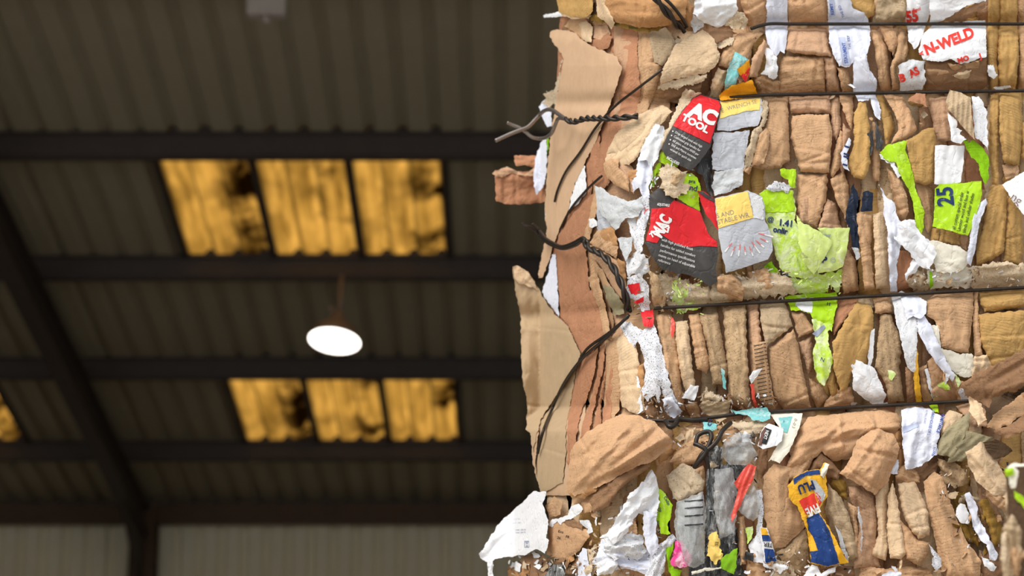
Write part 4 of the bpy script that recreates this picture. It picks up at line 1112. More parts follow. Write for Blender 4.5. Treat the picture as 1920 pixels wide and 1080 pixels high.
# --- tool cards
c1 = T('tool_card', 'red and black tool card with white letters, below the second wire', 'card', 'blackcard', 26, "1315,176 1348,188 1353,199 1345,226 1336,258 1332,276 1312,304 1296,320 1276,311 1246,291 1241,278 1258,241 1280,206 1300,182", GC, cr=1, nf=3, wr=.2, pil=1, rough=.5)
patch(c1, 'redcard', "1314,178 1347,189 1351,199 1344,226 1331,269 1262,236 1267,226 1282,206 1300,184", 'red_panel', rough=.2, label='red upper part of the tool card')
text(c1, 'AC', 1291, 214, 26, 24, 'ink_white', 0.06, squeeze=1.05, lift=2.2); text(c1, 'TOOL', 1277, 224, 13, 28, 'ink_white', 0.05, squeeze=1.12, lift=2.2)
for i, s in enumerate(('Drop forged steel with high', 'Cushioned grip handles for', 'All pliers exceed ANSI per', 'SAE and Metric incremen', 'wrench for quick size')):
    x, y = 1265 - i * 2.3, 249 + i * 8.0
    text(c1, s, x, y, 4.6, 29, 'ink_white', 0.0, squeeze=.82)
    if i < 4: patch(c1, 'ink_white', [(x - 3.5 + 1.4 * math.cos(a), y - 3 + 1.4 * math.sin(a)) for a in np.linspace(0, 6.28, 7)[:-1]], 'bullet', rough=0, lift=1.5)
text(c1, 'INCLUDES', 1249, 297, 5.2, 29, 'ink_white', 0.02, squeeze=.8)
c2 = T('wrench_card', 'pale grey card with a yellow band printed wrench set', 'card', 'greycard', 20, "1350,190 1427,182 1430,202 1425,226 1420,236 1396,239 1370,246 1344,244 1349,216", GC, cr=2, nf=3, pil=1.5, wr=.8, rough=.6)
patch(c2, 'yellowcard', "1351,191 1426,183.5 1424,206 1400,208 1350,222", 'yellow_band')
text(c2, 'WRENCH SE', 1364, 207, 7.5, -14, 'ink_grey', 0.0, squeeze=1.0); text(c2, 'E', 1353, 211, 7.5, -14, 'ink_grey', 0.0)
c3 = T('fluted_scrap', 'light grey fluted box side hanging below the wrench set card', 'cardboard', 'greycard', 17, "1338,248 1376,248 1406,244 1400,275 1395,310 1394,317 1342,320 1336,318 1335,300", GC, cr=1.5, nf=3, rough=1, flute=(5, .5, 88), thick=3)
T('fluted_scrap', 'grey box edge folded under the light grey fluted side', 'cardboard', 'greypaper', 19, "1340,322 1394,314 1392,346 1366,360 1340,367 1335,350", GC, cr=3, rough=1)
T('black_wrap', 'glossy black plastic scrap beside the light grey box side', 'plastic', 'blackfilm', 14, "1300,318 1318,296 1332,274 1336,300 1335,340 1338,372 1326,358 1318,330", cr=6, nf=10)
T('lime_scrap', 'small lime corner below the red and black tool card', 'paper', 'lime', 14, "1241,282 1262,302 1272,312 1262,316 1240,306 1234,300", GL, cr=2)
T('lime_scrap', 'narrow lime strip beside the white papers, below the black tool card', 'paper', 'lime', 10, "1228,312 1240,300 1236,330 1226,352 1216,348", GL, cr=2)
la = T('lime_scrap', 'lime scrap with dark print between the two red tool cards', 'paper', 'lime', 18, "1280,326 1298,324 1308,334 1316,362 1310,370 1312,396 1290,384 1266,370 1278,352", GL, cr=3, rough=1)
text(la, 'nd', 1292, 356, 11, 10, 'ink_navy', 0.02); text(la, 'pra', 1291, 342, 7, 8, 'ink_navy', 0.02)
c4 = T('tool_card', 'creased red and black tool card, lowest of the tool cards', 'card', 'blackcard', 22, "1217,367 1235,352 1256,366 1264,374 1312,395 1330,440 1345,452 1346,478 1342,500 1344,530 1330,536 1310,522 1290,516 1240,505 1226,486 1216,468 1210,455 1220,420", GC, cr=2, nf=4, wr=1.2, pil=1.5, rough=.8)
patch(c4, 'redcard', "1221,391 1250,389 1264,375 1312,396 1329,440 1344,453 1345,463 1316,461 1290,463 1266,456 1240,440 1232,456 1211,451 1219,420", 'red_panel', label='red upper part of the creased tool card')
text(c4, 'MAC', 1239, 447, 23, -60, 'ink_white', 0.05, squeeze=.62, lift=2.2)
text(c4, 'TO', 1221, 446, 9, -28, 'ink_white', 0.05, lift=2.2); text(c4, 'LS', 1252, 437, 13, -75, 'ink_white', 0.05, squeeze=.8, lift=2.2)
text(c4, 'ADJUSTABLE', 1232, 385, 5, 6, 'ink_white', 0.02, squeeze=.6)
for s, x, y in (('with high polished finish', 1240, 451, ), ('handles for added comfort', 1238, 461), ('performance specifications', 1237, 471), ('ments on head of adjustable', 1234, 480), ('reference', 1233, 489)):
    text(c4, s, x, y, 5.4, 18, 'ink_white', 0.0, squeeze=.86)
c5 = T('tool_card', 'narrow red card edge with a black top beside the yellow banded card', 'card', 'redcard', 26, "1307,358 1318,358 1338,372 1343,400 1346,432 1338,420 1322,400", GC, cr=1.5, rough=.6)
patch(c5, 'blackcard', "1307,359 1317,359 1338,372 1340,380 1322,370", 'black_band')
c6 = T('wrench_card', 'grey card with a yellow band and a fan of white wrenches', 'card', 'greycard', 30, "1340,372 1402,357 1428,368 1434,384 1434,412 1446,440 1449,470 1440,486 1400,500 1362,512 1352,470 1344,412", GC, cr=1.2, nf=3, pil=1, wr=.3, rough=.7, step=5)
patch(c6, 'yellowcard', "1341,373 1402,358.5 1413,408 1347,428", 'yellow_band'); patch(c6, 'dirtywhite', "1403,358 1427,369 1433,385 1432,412 1414,409", 'torn_corner', rough=1.5, label='torn pale corner of the card')
text(c6, 'S AND', 1344, 409, 9, -13, 'ink_grey', 0.0, squeeze=.95); text(c6, 'STABLE WR', 1346, 421, 9, -14, 'ink_grey', 0.0, squeeze=.95)
for i, t_ in enumerate(np.linspace(0, 1, 9)):
    cx_, cy_ = 1392, 430; a_ = R(125 - 110 * t_)
    r0, r1 = 34 + 4 * math.sin(i * 2.1), 56 + 3 * math.sin(i * 1.7)
    for (ra, rb, wd_, ik) in ((r0, r0 + 12, 1.4, 'ink_palered'), (r0 + 10, r1, 1.6, 'ink_white')):
        ex, ey = math.cos(a_), math.sin(a_) * .9
        p0 = (cx_ + ex * ra, cy_ + ey * ra); p1 = (cx_ + ex * rb, cy_ + ey * rb)
        patch(c6, ik, [(p0[0] - ey * wd_ * .5, p0[1] + ex * wd_ * .5), (p1[0] - ey * wd_, p1[1] + ex * wd_), (p1[0] + ex * 2, p1[1] + ey * 2), (p1[0] + ey * wd_, p1[1] - ex * wd_), (p0[0] + ey * wd_ * .5, p0[1] - ex * wd_ * .5)], 'wrench_print', rough=0, lift=1.0)

T('board_crumb', 'frayed grey board crumbs between the two red tool cards', 'cardboard', 'torn', 28, "1236,318 1252,306 1268,316 1290,322 1282,340 1300,352 1268,372 1250,366 1240,352", cr=7, nf=14, rough=3)
T('board_crumb', 'curled dark card crumb above the creased tool card', 'cardboard', 'dirty', 32, "1252,330 1276,320 1280,334 1262,350 1252,346", cr=5, rough=2)
# --- lime envelopes
l0 = T('lime_scrap', 'lime tab standing above the big lime envelope', 'paper', 'lime', 10, "1463,316 1492,318 1492,352 1480,354 1478,338 1464,330", GL, cr=3, rough=1)
l1 = T('lime_envelope', 'large lime envelope strip with navy digits at mid height', 'envelope', 'limescuff', 12, "1424,364 1434,355 1486,357 1493,395 1490,412 1497,424 1512,470 1536,516 1520,522 1484,520 1466,510 1455,480 1450,460 1441,432 1434,400", GL, cr=4, nf=9, pil=3, wr=1.2)
patch(l1, 'lime', "1425,364 1435,356 1485,358 1491,396 1470,398 1434,397", 'lime_fold', rough=1)
text(l1, '1.41', 1459, 422, 12, 7, 'ink_navy', 0.04, squeeze=1.0); text(l1, 'onlir', 1449, 434, 11, 12, 'ink_navy', 0.04, squeeze=.95); text(l1, '@', 1438, 414, 9, 12, 'ink_navy', 0.02); text(l1, 'Pal', 1465, 516, 8, 6, 'ink_navy', 0.02)
T('paper_scrap', 'white shred with a navy fleck on top of the large lime envelope', 'paper', 'newsprint', 15, "1436,352 1452,340 1470,342 1484,352 1478,362 1462,358 1446,360", GW, rough=2, cr=3)
l3 = T('lime_envelope', 'pale lime envelope corner beside the navy strip', 'envelope', 'limepale', 20, "1532,427 1593,427 1588,470 1580,500 1566,508 1534,512 1528,500 1556,456", GL, cr=2, nf=4, rough=.5)
text(l3, 'P', 1541, 492, 12, 10, 'ink_navy', 0.05); text(l3, '©', 1556, 492, 10, 8, 'ink_faint', 0.0); text(l3, 'wil', 1545, 442, 7, 20, 'ink_faint', 0.02)
l2 = T('lime_envelope', 'folded pale lime flap in the middle of the lime envelopes', 'envelope', 'limepale', 24, "1494,402 1502,416 1530,430 1561,452 1555,468 1526,516 1506,490 1497,450", GL, cr=3, nf=6, pil=1)
text(l2, '08HOP', 1501, 474, 4, 45, 'ink_grey', 0.0)
T('lime_scrap', 'frayed lime and white paper just above the third wire', 'paper', 'limescuff', 9, "1468,518 1500,524 1534,514 1580,506 1576,540 1570,548 1556,534 1552,550 1486,552 1470,548", GL, cr=4, rough=2.2)
l4 = T('lime_scrap', 'lime paper folded under the third wire, white patch at its side', 'paper', 'lime', 12, "1470,556 1500,552 1570,548 1570,570 1563,600 1560,622 1544,604 1528,606 1520,588 1500,582 1484,582", GL, cr=4, nf=8)
patch(l4, 'white', "1494,560 1525,557 1522,587 1508,584 1490,573", 'white_patch', rough=1)
text(l4, '11', 1549, 572, 6, 10, 'ink_navy', 0.03)
l5 = T('lime_scrap', 'pointed lime paper tail hanging below the third wire', 'paper', 'limescuff', 13, "1522,598 1558,596 1560,616 1553,620 1554,650 1562,672 1556,700 1545,724 1534,716 1526,684 1524,660 1530,640", GL, cr=4, nf=8)
patch(l5, 'ink_faint', "1523,626 1545,608 1548,614 1532,632", 'grey_flap'); text(l5, 'N', 1537, 676, 8, 20, 'ink_navy', 0.0)
T('lime_scrap', 'lime shreds in the frayed board at the start of the third wire', 'paper', 'limescuff', 12, "1261,526 1270,526 1272,546 1290,534 1304,574 1312,578 1270,588 1262,572", GL, cr=5, rough=2.2, nf=9)
T('lime_scrap', 'lime corner between the grey card and the large lime envelope', 'paper', 'limedark', 8, "1432,500 1446,490 1462,512 1466,528 1450,522 1436,512", GL, cr=3)
# --- right hand coloured pieces
T('lime_scrap', 'long curling lime ribbon between brown folds', 'paper', 'lime', 14, "1650,286 1664,271 1694,265 1700,265 1698,282 1711,322 1716,352 1733,396 1731,430 1725,442 1717,420 1712,382 1704,356 1690,332 1680,306 1660,299", GL, cr=4, nf=8, wr=2)
T('paper_scrap', 'white ragged edge under the curling lime ribbon', 'paper', 'white', 12, "1648,288 1660,298 1676,302 1690,330 1684,334 1668,306 1652,298", GW, rough=1.5)
T('paper_card', 'blank white square card above the lime price card', 'card', 'white', 20, "1753,272 1808,273 1807,305 1801,342 1775,348 1752,345", cr=1.2, nf=3, rough=.5)
T('paper_scrap', 'torn white liner beside the peeled corrugated flap', 'paper', 'white', 40, "1777,210 1795,228 1793,240 1803,244 1800,252 1812,260 1801,271 1784,264", GW, rough=1, cr=1.5)
T('paper_scrap', 'greyish white liner behind the peeled corrugated flap', 'paper', 'dirtywhite', 34, "1822,182 1836,180 1850,206 1853,282 1842,266 1828,258", GW, cr=2)
T('lime_scrap', 'curved dark lime band beside the lime price card', 'paper', 'limedark', 24, "1802,258 1825,262 1845,280 1854,297 1854,334 1848,347 1839,330 1834,305 1820,294", GL, cr=1.5, wr=1, flute=(5, .5, 0))
pc = T('price_card', 'lime card with a big navy number and small sideways print', 'card', 'lime', 24, "1753,354 1762,345 1806,343 1840,339 1841,366 1826,420 1815,442 1770,430 1749,425 1752,390", GL, cr=1.5, nf=4, rough=.6, pil=1)
text(pc, '25', 1788, 385, 31, -95, 'ink_navy', 0.03, squeeze=.86)
for s, x, y in (('all custom special order', 1791, 431), ('Levolor wood and faux w', 1800, 434), ('blinds and cellular shades', 1810, 437)): text(pc, s, x, y, 6.8, -77, 'ink_black', 0.01, squeeze=.80)
T('paper_strip', 'lavender grey paper strip with faint print along the lime price card', 'paper', 'bluewhite', 22, "1820,396 1849,371 1851,380 1836,420 1829,466 1820,500 1812,492 1816,464 1821,430", GW, cr=3, rough=.8)
ng = T('printed_card', 'white card corner with thin brown letters past the ochre folds', 'card', 'white', 40, "1879,346 1930,316 1930,415 1905,386", cr=1, nf=3, tilt=(-.3, 0))
text(ng, 'ng', 1893, 372, 17, 36, 'ink_brown', -0.012)
T('plastic_strip', 'glossy navy plastic strip standing between brown folds', 'plastic', 'navy', 8, "1596,356 1600,344 1611,370 1606,396 1611,466 1600,468 1592,430 1584,410 1590,380", cr=3, wr=2, nf=8)
T('plastic_strip', 'grey tip below the glossy navy plastic strip', 'plastic', 'greypaper', 7, "1597,465 1609,465 1613,482 1607,487", cr=1)
T('black_patch', 'small black ribbed patch beside the glossy navy strip', 'tape', 'navy', 12, "1618,360 1628,357 1637,362 1636,396 1614,397", cr=2, rough=.8, flute=(4, .5, 90))
T('black_tape', 'black torn tape sliver beside the taped ochre strip', 'tape', 'blackfilm', 12, "1627,248 1636,244 1639,270 1633,292 1625,274", cr=3)
T('black_tape', 'black pointed tape piece behind a thin brown edge', 'tape', 'blackfilm', 10, "1641,224 1655,258 1655,281 1643,281", cr=2)
sb = T('barcode_strip', 'curved white strip with short blue bars beside a brown fold', 'paper', 'bluewhite', 10, "1592,258 1596,264 1587,292 1592,322 1580,312 1576,288", GW, cr=1)
for y0_ in (272, 286, 291, 306): patch(sb, 'ink_navy', [(1583 - (y0_ - 280) * .1, y0_), (1592 - (y0_ - 280) * .1, y0_ + 3), (1591 - (y0_ - 280) * .1, y0_ + 6), (1582 - (y0_ - 280) * .1, y0_ + 3)], 'bar', rough=0)
T('paper_strip', 'long twisted white paper strip crossing down to the third wire', 'paper', 'bluewhite', 15, "1648,344 1662,370 1678,380 1680,402 1690,416 1686,440 1690,460 1682,490 1682,546 1669,547 1665,470 1664,430 1656,400 1658,378", GW, cr=6, nf=12, wr=2)
T('paper_strip', 'crumpled white paper arm slanting across to the cream paper', 'paper', 'white', 20, "1688,416 1700,412 1715,412 1718,428 1736,446 1752,462 1756,474 1750,492 1740,506 1722,498 1702,470 1676,448 1672,430", GW, cr=7, nf=12)
T('paper_strip', 'thin white paper foot below the slanting white arm', 'paper', 'white', 14, "1712,482 1724,500 1716,512 1704,516 1698,526 1696,514 1706,500", GW, cr=4, rough=1)
T('paper_scrap', 'cream paper with a torn lower edge above the third wire', 'paper', 'cream', 14, "1733,454 1750,450 1800,463 1819,476 1815,492 1806,506 1780,512 1756,510 1750,490", GW, cr=3, rough=1)
T('torn_board', 'cream speckled torn board lining beside the frayed brown edge', 'cardboard', 'cream', 8, "1738,508 1770,504 1826,498 1822,530 1812,540 1770,538 1746,542 1736,530", cr=5, nf=12, rough=2.5)
T('lime_scrap', 'tiny lime sliver above the third wire under the cream paper', 'paper', 'limedark', 13, "1742,508 1748,510 1750,536 1744,542", GL, cr=1)
# --- white papers under the third wire
T('paper_strip', 'dirty white paper hanging from the third wire with grey smudges', 'paper', 'dirtywhite', 13, "1672,556 1690,546 1716,556 1722,580 1720,600 1720,640 1716,702 1700,686 1690,642 1680,602", GW, cr=5, nf=10, pil=3)
T('paper_strip', 'crumpled white paper knot under the third wire', 'paper', 'bluewhite', 20, "1686,548 1712,552 1738,565 1736,590 1724,598 1712,592 1700,600 1696,580", GW, cr=6, nf=12)
T('paper_strip', 'slanting white paper strip with a blue edge left of the square brown flap', 'paper', 'bluewhite', 14, "1718,584 1730,590 1744,606 1758,640 1776,680 1792,704 1786,716 1770,700 1742,662 1722,624", GW, cr=4, nf=8)
T('paper_scrap', 'pale cream liner around the bottom of the square brown flap', 'paper', 'cream', 6, "1742,608 1760,610 1764,652 1800,664 1822,662 1826,676 1824,706 1806,708 1786,696 1772,676 1756,646", GW, cr=3, rough=1.2)
T('paper_scrap', 'small rounded white paper on the bulging brown fold above the fourth wire', 'paper', 'white', 6, "1626,622 1640,616 1638,662 1632,690 1628,690", GW, cr=2)
T('paper_scrap', 'pointed white paper with a dirty lower half resting on the fourth wire', 'paper', 'white', 14, "1589,668 1600,672 1640,690 1650,714 1661,740 1656,759 1640,761 1612,742 1598,726 1600,708", GW, cr=5, nf=10)
T('yellow_strip', 'thin yellow plastic strip beside the dirty white paper', 'plastic', 'yellowwrap', 14, "1717,660 1720,648 1722,700 1729,757 1718,757 1713,710", cr=1, wr=1)
T('paper_strip', 'narrow torn white edge above the fourth wire at the rounded brown fold', 'paper', 'white', 10, "1734,692 1739,690 1750,730 1760,755 1752,756 1742,730", GW, cr=1, rough=1)
T('lime_scrap', 'lime and white crumb on the rounded brown fold near the fourth wire', 'paper', 'limescuff', 16, "1758,722 1770,714 1778,722 1782,732 1768,730", GL, rough=1)
T('lime_scrap', 'tiny lime crumb by the frayed end of the leaning brown flap', 'paper', 'limescuff', 18, "1790,700 1798,708 1802,718 1796,727 1792,714", GL, rough=.8)
T('paper_scrap', 'white paper crumb beside the tiny lime crumb', 'paper', 'white', 16, "1772,700 1782,702 1776,716 1772,722", GW, rough=.8)
T('paper_scrap', 'white scrap with a black curl at the end of the fourth wire', 'paper', 'newsprint', 18, "1798,730 1812,728 1824,740 1822,756 1800,750", GW, rough=1.5, cr=3)
T('lime_scrap', 'pale green crumb on the grey brown fold right of the pointed white paper', 'paper', 'limescuff', 14, "1664,694 1676,696 1680,702 1672,714 1668,712", GL, rough=.8)
T('lime_scrap', 'bright lime tab just under the fourth wire', 'paper', 'lime', 16, "1742,760 1758,756 1760,774 1750,772", GL, cr=1)
# --- left edge of the front face
gb = T('grey_box', 'crushed grey-white box poking out beside the tool cards', 'box', 'greypaper', 30, "1115,348 1126,351 1146,365 1180,378 1202,371 1207,390 1196,406 1172,410 1160,426 1154,432 1140,416 1120,392", pil=5, cr=5, nf=8, wr=1.5, thick=2)
sheet('box_underside', 'greycard', 18, "1119,388 1136,400 1154,430 1146,424 1120,434", gb.o, pil=2, cr=3).o.location  # placed below
T('paper_roll', 'small rolled white paper under the crushed grey-white box', 'paper', 'white', 24, "1104,412 1112,409 1118,414 1120,424 1110,428 1104,422", pil=4, cr=1)
T('plastic_strip', 'grey tapered plastic tongue below the crushed grey-white box', 'plastic', 'greypaper', 22, "1157,446 1186,444 1184,470 1173,490 1166,474", cr=3)
T('paper_scrap', 'white paper wedge between the broad tan board and reddish boards', 'paper', 'white', 9, "1091,308 1097,312 1100,360 1086,378 1064,402 1070,374 1078,346", GW, cr=2)
T('paper_scrap', 'tall white paper wedge behind the large pale tan flap', 'paper', 'bluewhite', 10, "1035,478 1042,476 1046,540 1048,594 1024,562 1016,548 1028,510", GW, cr=1)
T('paper_scrap', 'pale lavender paper hanging behind the broad tan board', 'paper', 'bluewhite', -30, "1010,200 1022,186 1034,200 1034,236 1026,238 1018,224", GW, cr=2)
T('paper_scrap', 'long lavender paper leaf at the far edge beside the rolled brown board', 'paper', 'bluewhite', -20, "1016,264 1024,256 1026,290 1024,330 1018,350 1006,366 1001,350 1000,320 1006,290", GW, cr=2)
T('lime_scrap', 'thin lime sliver behind the broad tan board edge', 'paper', 'limedark', -24, "1022,256 1030,262 1027,284 1024,298 1020,288", GL, cr=1)
T('paper_roll', 'white rolled paper tube sticking out at the top of the bale end', 'paper', 'white', -10, "1019,29 1024,26 1062,20 1066,30 1030,33 1021,33", pil=4, cr=.6, tube=5)
T('paper_scrap', 'small white paper tuft at the edge of the broad tan board', 'paper', 'white', -16, "1022,392 1030,388 1034,400 1030,420 1022,412", GW, cr=2, rough=1)
T('paper_scrap', 'crumpled white paper right of the pale boards, beside the black tool card', 'paper', 'white', 22, "1228,232 1246,238 1244,262 1232,300 1220,318 1212,300 1196,300 1206,270", GW, cr=7, nf=12)
T('paper_scrap', 'white papers squeezed above the crushed grey-white box', 'paper', 'bluewhite', 18, "1196,300 1222,298 1224,330 1216,350 1218,372 1206,370 1198,352 1186,360 1180,352 1192,326", GW, cr=7, nf=12)
nn = T('newsprint_scrap', 'white and black print scrap at the creased tool card edge', 'paper', 'newsprint', 20, "1194,372 1210,366 1218,374 1218,400 1210,430 1204,470 1196,480 1190,440 1196,410", GW, cr=5, nf=9, rough=1)
text(nn, 'Y', 1203, 398, 12, 25, 'ink_red', 0.0)
T('paper_strip', 'upright white strip below the grey tapered tongue', 'paper', 'dirtywhite', 16, "1176,410 1192,408 1196,440 1206,470 1196,480 1186,452", GW, cr=4)
T('paper_scrap', 'shredded white paper above the red and white wrapper', 'paper', 'dirtywhite', 18, "1174,488 1194,470 1214,484 1218,506 1204,520 1190,512 1176,524", GW, cr=7, nf=12, rough=2)
rw = T('sweet_wrapper', 'torn white wrapper with red patches at the start of the third wire', 'wrapper', 'newsprint', 22, "1174,536 1180,520 1198,512 1214,530 1219,566 1216,592 1206,588 1196,570 1178,556", cr=4, rough=1.2)
patch(rw, 'redcard', "1176,534 1198,531 1202,550 1184,552", 'red_patch', rough=1.2); patch(rw, 'redcard', "1188,566 1208,556 1206,566 1194,571", 'red_patch', rough=.8)
rd = T('red_wrapper', 'dark red wrapper scrap below the third wire beside newsprint', 'wrapper', 'redcard', 24, "1201,584 1223,580 1226,596 1225,612 1207,612", cr=3)
T('newsprint_scrap', 'long ragged newsprint strip below the third wire', 'newspaper', 'newsprint', 18, "1160,606 1180,602 1196,616 1206,620 1226,606 1240,648 1250,690 1259,730 1276,762 1266,769 1246,750 1238,722 1236,756 1226,740 1216,752 1205,744 1203,730 1210,700 1206,664 1196,640 1188,652 1170,626", GW, cr=4, nf=12, rough=1.4)
T('paper_strip', 'thin white tail left of the long newsprint strip', 'paper', 'white', 14, "1192,704 1198,704 1202,742 1206,770 1196,776 1188,770 1198,744", GW, cr=2)
T('paper_scrap', 'crumpled white paper at the foot of the long newsprint strip', 'paper', 'bluewhite', 20, "1240,748 1258,742 1270,760 1280,772 1262,784 1250,776", GW, cr=6, rough=1.5)
T('red_strip', 'thin red plastic sliver between brown folds below the frayed board', 'plastic', 'redplastic', 8, "1259,594 1263,596 1266,616 1260,636 1258,650 1256,624", cr=1)
T('paper_card', 'small folded white card at the foot of the brown folds', 'card', 'white', 20, "1278,746 1294,722 1311,724 1302,750", GW, cr=2)
T('teal_sliver', 'upright teal sliver above the corrugated grey brown flap', 'paper', 'teal', 10, "1352,690 1358,694 1362,730 1355,726", cr=1)
T('teal_scrap', 'teal torn paper pad lying over the fourth wire', 'paper', 'teal', 36, "1368,768 1384,770 1408,766 1438,764 1446,776 1444,786 1428,790 1410,788 1402,778 1380,776", cr=3, rough=1)
T('straw', 'red and white paper straw poking out above the teal pad', 'straw', 'white', 20, "1405,706 1412,696 1429,690 1420,706 1408,720", cr=1)
T('red_strip', 'short red stick below the white paper end', 'plastic', 'redplastic', 16, "1406,720 1413,720 1416,748 1422,762 1416,765 1410,748", cr=1, tube=3)
pr = sheet('printed_board', 'tan', 8, "1410,640 1436,640 1442,700 1450,740 1454,768 1432,762 1414,730", BALE, pil=6, cr=2)
pr.o['label'] = 'brown board fold with dark line print'
for i in range(16):
    y = 645 + i * 7
    patch(pr, 'ink_black', [(1413 + i * .7, y + 3), (1436 + i * .8, y - 2), (1436 + i * .8, y - .6), (1413 + i * .7, y + 4.4)], 'print_line', rough=0, step=9)
# --- lower bale things
ts = T('cyan_scrap', 'cyan printed scrap with black capitals under the corrugated flap', 'paper', 'teal', 24, "1318,790 1346,796 1340,806 1326,816 1318,806", cr=2)
text(ts, 'CU', 1332, 800, 7, -70, 'ink_navy', 0.03)
nx = T('clothing_tag', 'white clothing tag with a black vertical name label', 'tag', 'white', 36, "1421,836 1426,812 1433,800 1442,794 1469,804 1466,826 1456,836 1430,842", cr=.6, nf=2, rough=.4, fc=0.1)
patch(nx, 'ink_brown', "1422,835 1427,812 1434,801 1437,802 1428,835", 'brown_edge'); patch(nx, 'ink_black', "1427.5,831 1436,802 1447,806 1437,833.5", 'black_label', lift=1.2, rough=0)
text(nx, 'NEXT', 1436.2, 806, 6.6, 107, 'ink_white', 0.015, squeeze=.74, lift=2.4)
lf = T('leaflet', 'white leaflet with a pale blue panel hanging behind the clothing tag', 'leaflet', 'cream', 24, "1440,772 1505,775 1499,802 1480,846 1462,869 1446,862 1440,866 1456,838 1466,806", cr=2, rough=.6)
patch(lf, 'teal', "1460,783 1486,781 1476,812 1466,808", 'blue_panel', rough=.6); text(lf, '0:-0:3', 1490, 784, 6, 108, 'ink_grey', 0.0); text(lf, 'II', 1468, 792, 4, 10, 'ink_navy', 0)
T('torn_board', 'pale torn board edge left of the clothing tag', 'cardboard', 'torn', 18, "1370,792 1420,790 1440,794 1424,812 1390,814", cr=4, rough=2)
T('clear_bag', 'clear plastic bag bunched left of the clothing tag', 'bag', 'clearfilm', 36, "1356,832 1380,812 1400,814 1420,852 1402,872 1370,872 1352,856", pil=12, cr=7, nf=14)
T('film_wrap', 'long dull grey film draped beside the striped bottle', 'plastic', 'greyfilm', 12, "1330,830 1356,840 1352,880 1340,930 1346,1000 1356,1050 1340,1092 1318,1092 1322,1000 1324,900", pil=6, cr=7, nf=16, wr=3)
T('film_wrap', 'dark wrinkled film heap under the clear bag', 'plastic', 'greyfilm', 16, "1352,870 1400,872 1390,910 1376,950 1380,1000 1370,1036 1352,1010 1342,940", pil=6, cr=9, nf=16, wr=2)
T('film_wrap', 'black crumpled film at the foot of the yellow scrap', 'plastic', 'blackfilm', 8, "1352,1000 1382,990 1386,1040 1400,1092 1330,1092 1340,1040", pil=6, cr=9, nf=16)
T('film_wrap', 'thin clear film veil across the dark film heap', 'plastic', 'thinfilm', 32, "1340,880 1372,876 1386,930 1376,1000 1350,1010 1338,950", pil=6, cr=8, nf=16)
rr = T('red_ribbon', 'looped red plastic strap hanging over the dark film', 'strap', 'redplastic', 46, "1392,882 1404,869 1418,874 1412,900 1402,918 1388,948 1373,980 1370,968 1378,942 1384,918 1376,906", cr=2, wr=2, rough=.6)
T('clear_bag', 'clear crinkled film pocket below the looped red strap', 'bag', 'clearfilm', 34, "1390,942 1414,908 1426,940 1420,968 1412,978 1392,964 1382,956", pil=8, cr=6, nf=12)
T('paper_strip', 'narrow white and black printed edge left of the padded board', 'paper', 'newsprint', 12, "1418,920 1428,916 1432,960 1428,1000 1436,1050 1426,1050 1418,1000 1422,960", cr=3)
T('paper_scrap', 'shredded white tissue below the upside-down blue label', 'tissue', 'white', 16, "1404,1024 1420,1000 1434,1030 1432,1056 1456,1056 1480,1062 1460,1076 1430,1058 1408,1048", GW, cr=6, nf=12, rough=2)
tb = T('blue_label', 'narrow white blue and yellow label with upside-down capitals', 'label', 'white', 18, "1424,988 1438,990 1448,1020 1456,1052 1434,1056 1428,1020", cr=1.5)
patch(tb, 'yellowwrap', "1426,990 1437,991 1441,1003 1428,1003", 'yellow_band'); patch(tb, 'bluewrap', "1428,1003 1441,1003 1446,1014 1430,1015", 'blue_band'); patch(tb, 'bluewrap', "1433,1028 1450,1030 1456,1052 1435,1055", 'blue_band')
text(tb, 'TER', 1449, 1019, 8, 186, 'ink_black', 0.02, squeeze=.9)
bt = T('striped_bottle', 'crushed grey plastic bottle with dark bands', 'bottle', 'clearfilm', 30, "1268,942 1286,934 1318,922 1324,960 1322,1000 1321,1056 1300,1066 1276,1052 1264,985", pil=14, pw=14, cr=4, nf=10, tube=10)
sheet('liner', 'greypaper', 22, "1272,946 1316,928 1319,985 1270,990", bt.o, pil=8, pw=12, cr=3)
sheet('liner', 'greyfilm', 22, "1270,990 1319,985 1317,1052 1278,1048", bt.o, pil=8, pw=12, cr=5)
for y in (937, 950, 965, 982): patch(bt, 'blackfilm', [(1283, y + 2), (1318, y - 1), (1319, y + 2), (1284, y + 4.5)], 'dark_band', lift=1)
T('black_wrap', 'black shiny plastic below the crushed banded bottle', 'plastic', 'blackfilm', 18, "1294,1020 1314,1012 1330,1040 1336,1092 1290,1092", cr=7, nf=12, pil=5)
ys = T('yellow_scrap', 'torn yellow paper on the film beside the crushed bottle', 'paper', 'yellowcard', 30, "1330,1000 1346,998 1350,1024 1355,1046 1342,1058 1326,1042", cr=5, rough=2)
text(ys, '52', 1346, 1024, 6, -80, 'ink_black', 0)
T('pink_scrap', 'crumpled pink and white paper at the foot of the bottle', 'paper', 'pinkpaper', 36, "1266,1016 1276,1012 1292,1034 1298,1050 1292,1062 1272,1064 1256,1058 1262,1040", cr=7, nf=12, rough=1.2)
T('leaf', 'folded green leaf at the bottom of the lower bale', 'leaf', 'leaf', 44, "1353,1046 1366,1038 1382,1027 1381,1060 1376,1078 1362,1070 1350,1064", cr=2, nf=3)
T('twig', 'pale thin stem curving across the black film', 'twig', 'cream', 46, "1296,1072 1320,1066 1352,1063 1352,1067 1322,1070 1298,1078", cr=.5)
T('leaf', 'dark lime leaf under the crumpled pink paper', 'leaf', 'limedark', 24, "1248,1030 1264,1016 1256,1050 1264,1066 1280,1070 1262,1092 1254,1070", cr=3)
